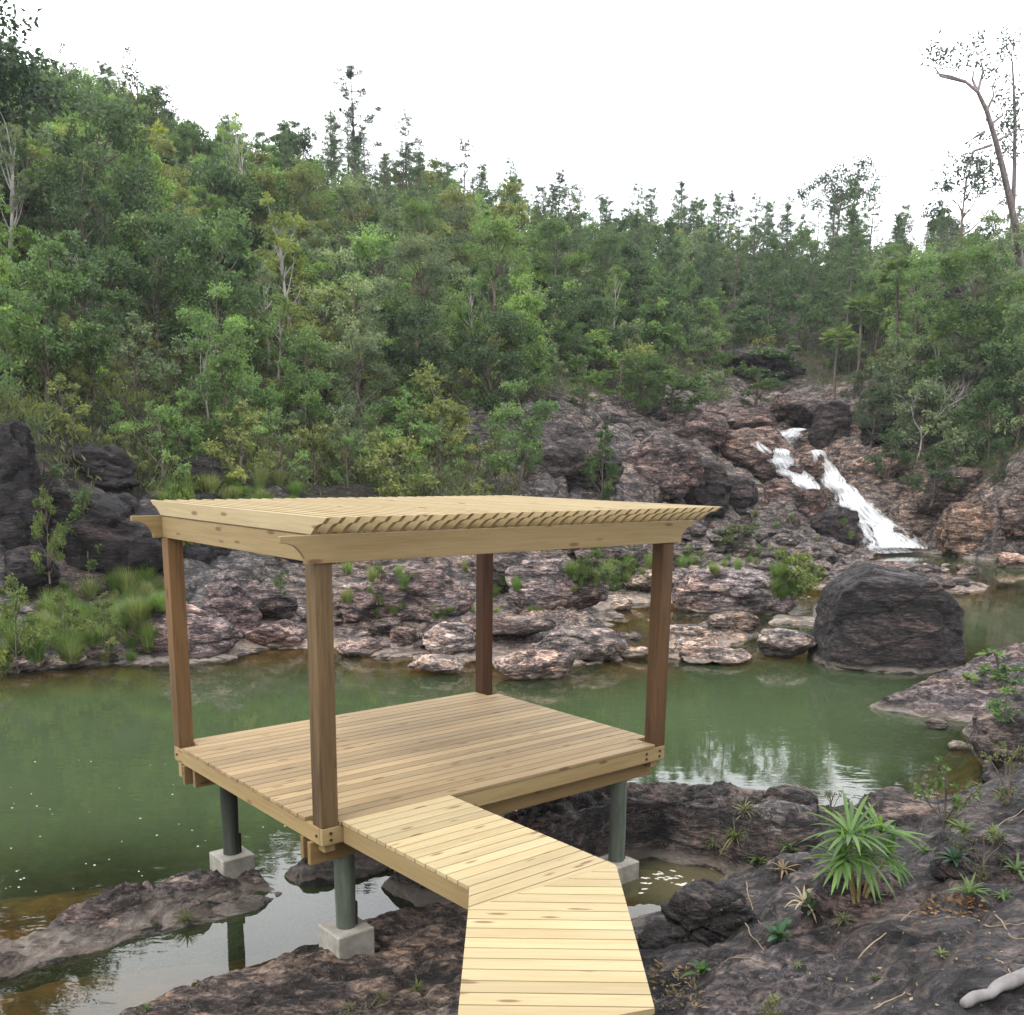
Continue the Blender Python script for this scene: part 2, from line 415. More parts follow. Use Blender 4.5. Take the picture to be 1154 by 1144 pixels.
for px in (-420, -200, 0):
    for py, Y, rk in ((700, 20.5, .5), (662, 22, 1), (600, 23, 1), (490, 24.4, .35), (400, 29, 0), (300, 38, 0), (215, 50, 0), (150, 63, 0), (140, 76, 0)):
        cy(px, py, Y, rk)
    cz(px, 757, .02)
for px, L in ((100, ((700, 21.5, .4), (655, 23.6, 1), (570, 25.0, .7), (500, 28, 0), (400, 36, 0), (300, 47, 0), (205, 62, 0), (170, 73, 0), (180, 92, 0))),
              (250, ((700, 21.6, 1), (660, 24, 1), (600, 26.3, .8), (535, 29, .3), (440, 38, 0), (340, 50, 0), (245, 66, 0), (198, 80, 0), (205, 98, 0))),
              (400, ((695, 22.5, 1), (655, 25, 1), (590, 28, .7), (540, 32, .35), (450, 42, .15), (350, 56, 0), (265, 74, 0), (228, 87, 0), (240, 106, 0))),
              (520, ((690, 23, 1), (640, 27, 1), (570, 32, .3), (500, 39, .35), (400, 52, 0), (315, 70, 0), (268, 88, 0), (272, 106, 0))),
              (600, ((690, 24.5, 1), (640, 28.5, 1), (580, 33, .55), (540, 36.5, .6), (470, 41, 1), (440, 46, .1), (365, 62, 0), (305, 82, 0), (288, 100, 0), (300, 122, 0))),
              (700, ((655, 31, 1), (600, 36, 1), (555, 40.5, 1), (468, 46.5, 1), (440, 54, .1), (370, 70, 0), (312, 92, 0), (295, 111, 0), (308, 132, 0))),
              (800, ((640, 33, 1), (600, 40, 1), (565, 45, 1), (468, 54, 1), (435, 64, .3), (385, 78, .2), (330, 98, 0), (290, 122, 0), (302, 146, 0)))):
    for py, Y, rk in L: cy(px, py, Y, rk, .35 if (px >= 700 and 440 < py < 600) else 0)
# waterfall ravine
for px, py, Y, w in ((950, 555, 52.3, .8), (925, 517, 55, .9), (870, 505, 57, .9), (890, 490, 58.5, .9), (850, 540, 53.5, .8), (880, 465, 62, .8), (960, 500, 58, .9), (930, 455, 66, .6), (985, 612, 48.6, .5), (1020, 585, 49.6, .8),
                     (900, 560, 50, .6), (930, 600, 46, .3)): cy(px, py, Y, 1, w)
for px, py, Y, rk in ((900, 420, 74, .3), (900, 352, 95, 0), (900, 295, 118, 0), (900, 300, 142, 0)): cy(px, py, Y, rk)
# right wall and hill
for px, py, Y, rk, w in ((1050, 575, 49.5, 1, .9), (1000, 540, 53, .8, .9), (1100, 575, 46.5, 1, .8), (1150, 565, 44.3, .8, .6), (1100, 530, 49, .2, .3), (1050, 500, 54, .05, 0), (1000, 470, 58, .0, 0),
                         (1150, 510, 48, .3, 0), (1100, 450, 56, 0, 0), (1150, 400, 60, 0, 0), (1050, 400, 65, 0, 0), (1000, 400, 74, 0, 0), (1150, 335, 69, 0, 0), (1080, 315, 76, 0, 0), (1000, 325, 96, 0, 0),
                         (1150, 325, 86, 0, 0), (1300, 340, 70, 0, 0), (1300, 560, 42, 1, .4), (1300, 450, 50, 0, 0), (1500, 400, 60, 0, 0), (1000, 318, 120, 0, 0), (1200, 330, 120, 0, 0)): cy(px, py, Y, rk, w)
# shore lines
for px, py in ((100, 748), (190, 742), (250, 737), (335, 722), (400, 737), (450, 738), (520, 742), (600, 738), (660, 728), (680, 700), (690, 676), (745, 676), (790, 668), (850, 668), (890, 672), (935, 660), (990, 664), (1050, 668),
               (1112, 660), (1075, 646), (1000, 636), (960, 632), (985, 618), (1040, 622), (1090, 628), (1150, 632), (1300, 640)): cz(px, py, .03)
for px, py, z in ((640, 690, .35), (560, 700, .5), (860, 650, .3), (940, 645, .3), (1010, 648, .35), (760, 655, .4)): cz(px, py, z)
# pool bed
for px, py, d in ((100, 800, 2), (100, 880, 2), (-150, 850, 2), (-150, 1000, 1), (250, 820, 2), (300, 900, 1.6), (450, 800, 2), (650, 810, 2), (850, 810, 2.2), (990, 790, 1.5), (900, 840, 2), (800, 850, 1.6), (1025, 828, .8), (1066, 842, .25),
                  (0, 1000, .45), (60, 960, .5), (0, 955, .6), (60, 1000, .2), (0, 1045, .15), (130, 995, .16), (210, 970, .28), (150, 965, .35), (-60, 1060, .15), (30, 1030, .08), (100, 1002, .10), (170, 987, .12), (100, 978, .25), (0, 985, .18), (-80, 1040, .15), (330, 955, .9), (150, 1080, .3), (250, 1050, .4), (330, 1030, .4), (30, 1112, .10), (80, 1110, .14), (450, 985, .3), (430, 955, .5), (540, 930, .5), (340, 738, .12), (430, 750, .2),
                  (700, 752, .22), (765, 752, .25), (600, 780, .5), (300, 760, .7), (150, 770, .7), (60, 778, .6), (860, 705, .22), (800, 695, .2), (725, 708, .18), (850, 760, .9), (900, 700, .4), (960, 705, .8), (1110, 705, 1.3), (1125, 650, .9),
                  (1060, 637, .5), (1015, 630, .35), (1095, 855, .12), (1085, 880, .15), (1250, 690, 1.3), (640, 872, 1.2), (760, 872, 1.2), (900, 876, 1.0), (1000, 872, .5), (490, 765, .5), (1200, 640, .6)): cb(px, py, d)
# near bank
for px, py, z in ((480, 1140, .32), (300, 1140, .12), (420, 1095, .16), (500, 1060, .14), (800, 985, -.1), (770, 1010, -.1), (735, 1020, -.06), (740, 1144, .62), (720, 1060, .22), (800, 1070, .60), (800, 1144, .95), (850, 1005, .38), (860, 960, .35),
                  (900, 965, .62), (940, 915, .42), (1000, 908, .40), (1000, 960, .85), (1000, 1050, 1.2), (1100, 1050, 1.38), (1154, 1000, 1.38), (1000, 1144, 1.6), (1154, 1144, 1.85), (880, 1144, 1.3), (900, 1060, .92),
                  (1100, 935, .8), (1154, 925, 1.0), (1060, 898, .35), (1120, 893, .35), (1154, 870, .6), (1300, 900, 1.4), (1154, 800, .55), (1130, 845, .25), (1130, 760, .3), (1250, 780, .8), (1250, 735, .1),
                  (620, 940, .2), (700, 900, .2), (700, 955, -.08), (690, 1000, -.12), (740, 970, -.1), (790, 970, -.1), (835, 985, -.06), (700, 1025, -.02), (800, 905, .3), (870, 905, .3)): cz(px, py, z)
for x, y, z in ((0, 0, 2.25), (0, 2.4, 1.5), (3, 0, 2.4), (6, 0, 2.6), (0, -8, 2.8), (8, -6, 3.2), (8, 6, 2.4), (13, 10, 2.8), (-2.5, 3, .5), (-3, 0, 1.4), (-6, -6, 1.2), (-5, 3.5, .2), (-7, 5.5, -.5), (-12, 4, -1), (-9, 9, -1.6),
                (16, 18, 1.8), (20, 26, -.6), (28, 30, 1.5), (30, 45, 5), (50, 50, 12), (-14, -2, -.5), (-20, 12, -1.5), (14, -4, 4)): cw(x, y, z)
CT = np.array(CT)
_kc = 1.0
def _kern(A, B):
    d = A[:, None, :] - B[None]; return np.sqrt((d ** 2).sum(-1) + (_kc * (.25 + .04 * B[None, :, 1].clip(0))) ** 2)
_A = _kern(CT[:, :2], CT[:, :2]); _n = len(CT)
_M = np.zeros((_n + 1, _n + 1)); _M[:_n, :_n] = _A - np.eye(_n) * .12; _M[_n, :_n] = 1; _M[:_n, _n] = 1
_S = np.linalg.solve(_M, np.vstack([CT[:, 2:5], np.zeros((1, 3))]))

def field(X, Y):
    """smooth height, rockiness, warmth."""
    P = np.stack([np.ravel(X), np.ravel(Y)], -1).astype(float); R = np.zeros((len(P), 3))
    for i in range(0, len(P), 20000):
        R[i:i + 20000] = _kern(P[i:i + 20000], CT[:, :2]) @ _S[:_n] + _S[_n]
    R[:, 1:] = R[:, 1:].clip(0, 1)
    return R

def ground(X, Y):
    X = np.ravel(X).astype(float); Y = np.ravel(Y).astype(float)
    R = field(X, Y); h = R[:, 0].copy(); rk = R[:, 1]
    far = np.clip((Y - 16) / 26, 0, 1)                  # coarse features belong to the big cliffs
    P = np.stack([X, Y, h * 1.5], -1)
    above = np.clip((h + .25) / .35, 0, 1)
    # bedding: squeezed along a diagonal, ridged
    Q = np.stack([(X * .8 + Y * .6) * 1.0, (-X * .6 + Y * .8) * .38, h * .6], -1)
    rd = ridged(Q * .9, 5) - 1.0
    d1, e, cv = worley(np.stack([X, Y * .8, h * 1.3], -1) * .42, 5)
    d2, e2, cv2 = worley(np.stack([X, Y, h], -1) * 1.15, 9)
    blocks = (cv - .5) * 1.5 - np.exp(-e * 9) * .9
    blocks2 = (cv2 - .5) * .30 - np.exp(-e2 * 10) * .22
    small = fbm(P * 1.6, 5) * .11
    h += rk * above * ((.05 + .22 * far) * rd + blocks * (.03 + .85 * far) * np.clip(h / 1.5, 0.1, 1) + blocks2 * (.25 + .5 * far) + small)
    h += (1 - rk) * above * (fbm(P * .25, 4) * .7 * far + fbm(P * 1.3, 3) * .12)
    under = 1 - above
    h += under * fbm(P * .6, 3) * .10
    return h, R[:, 1], R[:, 2]

def gz(x, y): return float(ground([x], [y])[0][0])

def hit(px, py):
    """where the ray through a photo pixel meets the ground or the water."""
    d = Vector(pray(px, py)).normalized(); h = BVT.ray_cast(Vector((0, 0, EYE)) + d * 3, d)[0]
    w = at_z(px, py, 0) if d.z < -.01 else None
    if h is None or (h.z < 0 and w is not None): return w
    return np.array(h)

# fan-shaped sheet, apex behind the camera: fine near, coarse far
def fan(r, th, ax=0., ay=-9.):
    Rr, Th = np.meshgrid(r, th, indexing='ij')
    X = ax + Rr * np.sin(Th); Y = ay + Rr * np.cos(Th)
    n, m = Rr.shape; i = np.arange(n - 1)[:, None] * m; j = np.arange(m - 1)[None]
    F = np.stack([i + j, i + j + 1, i + m + j + 1, i + m + j], -1).reshape(-1, 4)
    return X, Y, F
rr = [4.0]
while rr[-1] < 24: rr.append(rr[-1] + .045)
while rr[-1] < 48: rr.append(rr[-1] + .085)
while rr[-1] < 85: rr.append(rr[-1] + .20)
while rr[-1] < 190: rr.append(rr[-1] + .9)
GX, GY, GF = fan(np.array(rr), np.linspace(-.80, .72, 560))
gh, grk, gwm = ground(GX, GY)
gwm = np.maximum(gwm, .55 * np.clip((GY.ravel() - 16) / 2, 0, 1) * np.clip((44 - GY.ravel()) / 6, 0, 1) * np.clip((2.4 - gh) / 1.2, 0, 1) * np.clip((GX.ravel() + 7) / 2, 0, 1))     # washed pale rock along the far shore
go = mesh_obj('terrain', np.stack([GX.ravel(), GY.ravel(), gh], -1), GF, M_GROUND, smooth=True, attrs={'rock': ('FLOAT', grk), 'warm': ('FLOAT', gwm),
    'dark_tone': ('FLOAT', np.maximum(np.clip((14 - GY.ravel()) / 3, 0, 1) * np.clip(.35 + (gh - .2) * 1.2, 0, 1), .9 * np.clip((-2.5 - GX.ravel()) / 2, 0, 1) * np.clip((gh - 1.2) / .8, 0, 1) * np.clip((34 - GY.ravel()) / 3, 0, 1)))})     # darker tone on the higher near bank and the left cliff
BVT = BVHTree.FromPolygons(np.stack([GX.ravel(), GY.ravel(), gh], -1).tolist(), GF.tolist())
tag(go, 'rocky river banks and wooded slopes around the green pool', 'terrain', kind='structure')

WX, WY, WF = fan(np.concatenate([np.arange(6, 24, .16), np.arange(24, 40, .3), np.arange(40, 64, .5)]), np.linspace(-.80, .72, 260))
wh = ground(WX, WY)[0]
mx = np.exp(-(((WX.ravel() - 1.95) / .95) ** 2 + ((WY.ravel() - 9.0) / .75) ** 2) ** 2)
wo = mesh_obj('water', np.stack([WX.ravel(), WY.ravel(), np.zeros(WX.size)], -1), WF, M_WATER, attrs={'depth': ('FLOAT', np.maximum(-wh, 0)), 'mud': ('FLOAT', mx)})
tag(wo, 'still green water of the river pool', 'water', kind='structure')

# ------------------------------------------------------------------ rocks
def ico(sub):
    import bmesh
    bm = bmesh.new(); bmesh.ops.create_icosphere(bm, subdivisions=sub, radius=1.0)
    V = np.array([v.co[:] for v in bm.verts]); F = np.array([[v.index for v in f.verts] for f in bm.faces]); bm.free(); return V, F
_ico = {}
def rock_mesh(seed, dims, sub=5, cuts=11, rough=1.0, planes=None):
    """faceted boulder: a ball cut by planes, then fractured and weathered. dims = half sizes."""
    if sub not in _ico: _ico[sub] = ico(sub)
    D, F = _ico[sub]; r = np.random.default_rng(seed)
    if planes is None:
        Nn = unit(cuts, r); Nn = np.vstack([Nn, [[0, 0, -1], [0, 0, 1]]]); Hh = np.concatenate([r.uniform(.62, .95, cuts), [.75, .85]])
    else:
        Nn = np.array([p[:3] for p in planes], float); ln = np.linalg.norm(Nn, axis=1); Nn /= ln[:, None]; Hh = np.array([p[3] for p in planes])
    dots = np.maximum(D @ Nn.T, 1e-3); q = Hh[None] / dots; q = np.c_[q, np.full(len(q), 1.0 if planes is None else 1.6)]
    k = 14.0 if planes is None else 44.0
    rad = (np.sum(np.minimum(q, 9.0) ** -k, axis=1)) ** (-1 / k)
    V = D * rad[:, None] * np.array(dims)
    s = float(np.mean(dims)); P = V / s + seed * 3.17
    nrm = D / np.array(dims); nrm /= np.linalg.norm(nrm, axis=1)[:, None]
    d1, e, cv = worley(P * np.array([1.1, 1.1, 1.9]), seed % 200)
    sk = np.array([[.8, .5, .33], [-.55, .83, .1], [-.22, -.26, .94]])
    d2, e2, cv2 = worley(P @ sk * np.array([2.2, 2.6, 4.2]) + .25 * np.stack([perlin(P * 2), perlin(P * 2 + 9), perlin(P * 2 + 18)], -1), (seed * 7) % 200)
    disp = .11 * (cv - .5) - .06 * np.exp(-e * 12) + .05 * (cv2 - .5) - .035 * np.exp(-e2 * 12) + .05 * fbm(P * 1.4, 5) + .03 * (ridged(P @ sk * np.array([1.6, 1.6, 3.0]), 5) - 1)
    return V + nrm * (disp * s * rough)[:, None], F

def boulder(name, label, cat, px, py, w, h, tint=(1, 1, 1), seed=1, sub=5, depthk=.9, sink=.12, rot=0., group=None, Y=None, rough=1.0, planes=None, z=None):
    """a rock whose foot stands at photo pixel (px, py), w x h pixels large."""
    p = at_y(px, py, Y) if Y else (at_z(px, py, z) if z is not None else hit(px, py))
    s = math.hypot(p[1], p[0]) / FOC * .985; W = w * s / 2; Hh = h * s / 2
    V, F = rock_mesh(seed, (W * 1.12, W * depthk, Hh * (1 + sink)), sub, rough=rough, planes=planes)
    o = mesh_obj(name, V, F, M_ROCK, smooth=True)
    k = 1 + W * depthk * .55 / max(p[1], 1)
    o.location = (p[0] * k, p[1] * k, p[2] + Hh * (1 - sink)); o.rotation_euler = (0, 0, rot)
    o.color = tuple(tint) + (1,); return tag(o, label, cat, group)

def slab(name, label, pts, h, tint=(1, 1, 1), zb=0., bottom=-.5, edge=.25, res=.04, seed=1, tilt=(0, 0), amp=.05, group=None, world=False, cat='rock'):
    """a ledge of bedrock with a traced outline (pixels on the plane z = zb), a domed fractured top and real sides."""
    poly = np.array([(p if world else at_z(p[0], p[1], zb)[:2]) for p in pts], float)
    lo, hi = poly.min(0) - .15, poly.max(0) + .15
    xs = np.arange(lo[0], hi[0], res); ys = np.arange(lo[1], hi[1], res)
    X, Y = np.meshgrid(xs, ys, indexing='ij'); Q = np.stack([X.ravel(), Y.ravel()], -1)
    wob = np.stack([fbm(np.c_[Q * 2.3, np.full(len(Q), seed)], 4), fbm(np.c_[Q * 2.3 + 40, np.full(len(Q), seed)], 4)], -1) * .07
    QQ = Q + wob
    ins = np.zeros(len(Q), bool); dist = np.full(len(Q), 1e9)
    for i in range(len(poly)):
        a, b = poly[i], poly[(i + 1) % len(poly)]
        c = ((a[1] > QQ[:, 1]) != (b[1] > QQ[:, 1])) & (QQ[:, 0] < (b[0] - a[0]) * (QQ[:, 1] - a[1]) / (b[1] - a[1] + 1e-12) + a[0]); ins ^= c
        t = np.clip(((QQ - a) @ (b - a)) / ((b - a) @ (b - a) + 1e-12), 0, 1); dist = np.minimum(dist, np.linalg.norm(QQ - (a + t[:, None] * (b - a)), axis=1))
    sd = np.where(ins, dist, -dist); t = np.clip(sd / edge, 0, 1); prof = 1 - (1 - t) ** 2.6
    c0 = poly.mean(0)
    P3 = np.c_[Q, np.full(len(Q), seed * 1.7)]
    G = np.stack([(Q[:, 0] * .8 + Q[:, 1] * .6) * .9, (-Q[:, 0] * .6 + Q[:, 1] * .8) * 2.6, np.full(len(Q), seed * 2.1)], -1)
    d1, e, cv = worley(P3 * np.array([1.5, 2.2, 1]), seed)
    top = h + (Q - c0) @ np.array(tilt) + amp * ((ridged(G, 5) - 1) + .8 * fbm(P3 * 3, 5) + .35 * ridged(P3 * 7, 4) - .35 + 1.1 * (cv - .5) - .9 * np.exp(-e * 10))
    Z = np.where(sd > -.001, zb + top * prof, bottom)
    Z = np.where((sd <= 0), np.maximum(bottom, zb + sd * 3.2), Z)
    keep = (sd > -.34).reshape(X.shape); n, m = X.shape
    i = np.arange(n - 1)[:, None] * m; j = np.arange(m - 1)[None]
    F = np.stack([i + j, i + m + j, i + m + j + 1, i + j + 1], -1).reshape(-1, 4); kk = keep.ravel()
    F = F[kk[F].all(1)]; used = np.unique(F); re = np.zeros(n * m, int); re[used] = np.arange(len(used))
    o = mesh_obj(name, np.c_[Q, Z][used], re[F], M_ROCK, smooth=True); o.color = tuple(tint) + (1,)
    return tag(o, label, cat, group)
# ------------------------------------------------------------------ pavilion
A_, B_, HT = 3.674, 2.767, 1.885
pav = empty('deck_pavilion', deck(0, 0, 0), YAW)
tag(pav, 'open wooden pavilion with slatted pergola roof standing on posts over the pool', 'pavilion')
pit = B_ / 24
# end boards stop short of the four posts
mb = MB()
for i in range(24):
    y0, y1 = i * pit + .0055, (i + 1) * pit - .0055; a, b = -.012 + random.uniform(-.004, .004), A_ + .012
    if y0 < .14 or y1 > B_ - .14: a, b = .143, A_ - .143
    mb.box(a, b, y0 - (.012 if i == 0 else 0), y1, -.03, 0)
mb.build('deck_boards', M_PINE, pav, .004)
mb = MB()                                   # rim joists: front, back, two sides
mb.box(0, A_, 0, .038, -.165, -.033); mb.build('rim_joist', M_BEAM, pav)
mb = MB(); mb.box(0, A_, B_ - .038, B_, -.165, -.033); mb.build('rim_joist', M_BEAM, pav)
mb = MB(); mb.box(-.002, .036, .04, B_ - .04, -.165, -.033, 'y'); mb.build('rim_joist', M_BEAM, pav)
mb = MB(); mb.box(A_ - .036, A_ + .002, .04, B_ - .04, -.165, -.033, 'y'); mb.build('rim_joist', M_BEAM, pav)
for k in range(1, 8):
    mb = MB(); x = k * A_ / 8; mb.box(x - .019, x + .019, .04, B_ - .04, -.16, -.034, 'y'); mb.build('joist', M_BEAM, pav)
PX = [(0, 0, (1.0, 1.0, .95)), (A_ - .14, 0, (.80, .66, .56)), (0, B_ - .14, (1.2, 1.05, .9)), (A_ - .14, B_ - .14, (.66, .42, .32))]
for x, y, c in PX:
    mb = MB(); mb.box(x + .001, x + .139, y + .001, y + .139, -.032, HT, 'z'); o = mb.build('post', M_POST, pav, .006); o.color = c + (1,)
    mb = MB(); xx = x + .04 if x == 0 else x; yy = y + .042 if y == 0 else y + .002
    mb.box(xx, xx + .09, yy, yy + .09, -.235, -.034, 'z'); mb.build('post_foot', M_BEAM, pav)
# rim bolts
for x, y, nx in ((.07, -.002, 0), (A_ - .07, -.002, 0), (-.004, .075, 1), (-.004, B_ - .075, 1), (A_ - .25, -.002, 0), (.2, -.002, 0)):
    for dz in (-.075, -.125) if nx == 0 else (-.1,):
        p = [(x, y + .004, dz), (x, y - .007, dz)] if nx == 0 else [(x + .004, y, dz), (x - .007, y, dz)]
        V, F = tube(p, [.012, .012], 10); V, F = list(map(tuple, V)), [tuple(f) for f in F]; F.append(tuple(range(10))); F.append(tuple(range(10, 20)))
        mesh_obj('bolt', V, F, M_STEEL, pav)
# under-deck girders
for (y0, x0, x1) in ((.13, -.03, A_ - .02), (.275, -.01, A_ - .06), (2.36, .02, A_ - .05), (2.50, -.02, A_ - .02)):
    mb = MB(); mb.box(x0, x1, y0, y0 + .045, -.345, -.168); mb.build('girder', M_BEAM, pav).color = (.72, .66, .6, 1)
mb = MB(); mb.box(-.005, .07, 2.60, 2.67, -.30, -.168); mb.build('girder', M_BEAM, pav)
# round piers on concrete footings
for x, y, zt, zb in ((.306, .22, -.955, -1.28), (.365, 2.43, -1.075, -1.42), (3.30, .22, -1.20, -1.60), (3.3, 2.43, -1.1, -2.4)):
    n = 9; zt += .03 * (x > 3 and y < 1)
    zs = np.linspace(zt - .01, -.20, n); pts = [(x + .004 * sin(3 * z), y + .004 * cos(5 * z), z) for z in zs]
    V, F = tube(pts, [.078 + .0025 * sin(9 * z + x) for z in zs], 20)
    o = mesh_obj('pier', V, F, M_PIER, pav, smooth=True)
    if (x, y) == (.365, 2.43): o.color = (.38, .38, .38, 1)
    mb = MB(); mb.box(x - .012 + .075, x + .012 + .075, y - .035, y + .035, zt, zt + .19); mb.build('bracket', M_STEEL, o, .002)
    mb = MB(); mb.box(x - .16, x + .16, y - .16, y + .16, zb, zt); f = mb.build('footing', M_CONC, pav, .012)
# pergola beams with scalloped ends
prof = [(-.255, .195), (-.255, .150), (-.20, .143), (-.145, .122), (-.105, .085), (-.08, .045), (-.07, 0)]
L = A_ + .0
poly = prof + [(L - p, q) for p, q in reversed(prof)]
for y0 in (-.015, B_ - .023):
    mb = MB(); mb.prism(poly[::-1], (0, y0, HT), (1, 0, 0), (0, 0, 1), (0, -1, 0), -.038, 0, 'x'); mb.build('roof_beam', M_BEAM, pav)
for y0 in (.14, B_ - .18):
    mb = MB(); mb.box(.045, A_ - .045, y0, y0 + .038, HT + .001, HT + .188); mb.build('roof_beam', M_BEAM, pav)
for x0 in (.006, A_ - .044):
    mb = MB(); mb.box(x0, x0 + .038, .026, B_ - .026, HT + .004, HT + .186, 'y'); mb.build('side_beam', M_BEAM, pav)
# rafters on edge with a curved cut at each end
e = [(-.195, .125), (-.19, .118), (-.128, .077), (-.118, .080), (-.07, .068), (-.02, .040), (.03, .000)]
pf = e + [(B_ - p, q) for p, q in reversed(e)]
mb = MB(); mb.prism(pf[::-1], (0, 0, 0), (0, 1, 0), (0, 0, 1), (1, 0, 0), -.017, .017, 'x')
r0 = mb.build('rafter', M_PINE2, pav, .003); r0.location = (.012, 0, HT + .1965)
for k in range(1, 35):
    r = r0.copy(); COL.objects.link(r); r.parent = pav; r.location = (.012 + k * .1196, random.uniform(-.006, .006), HT + .1965)
    s = random.uniform(.9, 1.06); r.color = (s, s * random.uniform(.97, 1.0), s * random.uniform(.92, 1), 1)

# walkway
wk = empty('board_walkway', (0, 0, 0))
tag(wk, 'pale new board walkway bending down from the pavilion deck to the foreground', 'walkway')
def poly_clip(poly, a, b, c):
    """keep the part of poly where a*x + b*y <= c."""
    res = []
    for i in range(len(poly)):
        p, q = poly[i], poly[(i + 1) % len(poly)]; dp, dq = a * p[0] + b * p[1] - c, a * q[0] + b * q[1] - c
        if dp <= 0: res.append(p)
        if dp * dq < 0: t = dp / (dp - dq); res.append((p[0] + (q[0] - p[0]) * t, p[1] + (q[1] - p[1]) * t))
    return res
d2 = lambda x, y: np.array(deck(x, y)[:2])
ux, uy = np.array([CYAW, SYAW]), np.array([-SYAW, CYAW])
TW = .0
o1 = d2(0, 0)
mA, mB_ = np.array([-.240, 5.50]), np.array([.70, 6.19])     # the mitre where the direction changes
def add_boards(m, poly, o, u, v, n0, n1, pit, z0, z1):
    """boards along u stacked along v, clipped to poly (world xy)."""
    for k in range(n0, n1):
        cl = poly
        c0 = v @ o
        cl = poly_clip(cl, v[0], v[1], c0 + (k + 1) * pit - .005); cl = poly_clip(cl, -v[0], -v[1], -(c0 + k * pit + .005)) if cl else cl
        if len(cl) < 3: continue
        loc = [((np.array(p) - o) @ u, (np.array(p) - o) @ v) for p in cl]
        m.prism(loc, (o[0], o[1], DECK_Z), (u[0], u[1], 0), (v[0], v[1], 0), (0, 0, 1), z0, z1, 'x')
top1 = [tuple(d2(.16, -.016)), tuple(d2(.19, -1.50)), tuple(mA), tuple(mB_), tuple(d2(1.13, -.016))]
mb = MB(); add_boards(mb, top1, o1, ux, -uy, 0, 19, .1153, -.028, .004); mb.build('walkway_boards', M_PINE2, wk, .004)
sl = np.array([.713, 4.412]); dirs = np.array([.544 - .713, 4.352 - 4.412]); dirs = dirs / np.linalg.norm(dirs); end = sl + dirs * 1.02
top2 = [tuple(mA), (-.236, end[1]), tuple(end), tuple(sl), tuple(mB_)]
top2 = [tuple(mA), (-.236, float(end[1])), (float(sl[0]), float(sl[1])), tuple(mB_)]
mb = MB(); add_boards(mb, top2, np.array([0., 6.3]), np.array([1., 0.]), np.array([0., -1.]), 0, 22, .1175, -.028, .004)
mb.build('walkway_boards', M_PINE2, wk, .004)
def stringer(p, q, inset, z0=-.165, z1=-.030):
    p, q = np.array(p, float), np.array(q, float); u = (q - p) / np.linalg.norm(q - p); v = np.array([-u[1], u[0]])
    m = MB(); L = float(np.linalg.norm(q - p)); m.prism([(0, inset), (L, inset), (L, inset + .038), (0, inset + .038)], (p[0], p[1], DECK_Z), (u[0], u[1], 0), (v[0], v[1], 0), (0, 0, 1), z0, z1, 'x')
    m.build('stringer', M_BEAM, wk)
stringer(d2(.16, -.02), d2(.19, -1.5), .004); stringer(d2(1.13, -.02), mB_, -.042)
stringer(d2(.19, -1.53), (-.236, float(end[1]) + .05), .004); stringer(mB_ - np.array([0, .03]), sl + np.array([0, .04]), -.042)
for p in ((-.10, 5.2), (.58, 5.2), (-.1, 4.3), (.58, 4.35)):
    g = gz(*p); mb = MB(); mb.box(p[0] - .045, p[0] + .045, p[1] - .045, p[1] + .045, min(g - .2, .9), DECK_Z - .031, 'z'); mb.build('post', M_BEAM, wk)
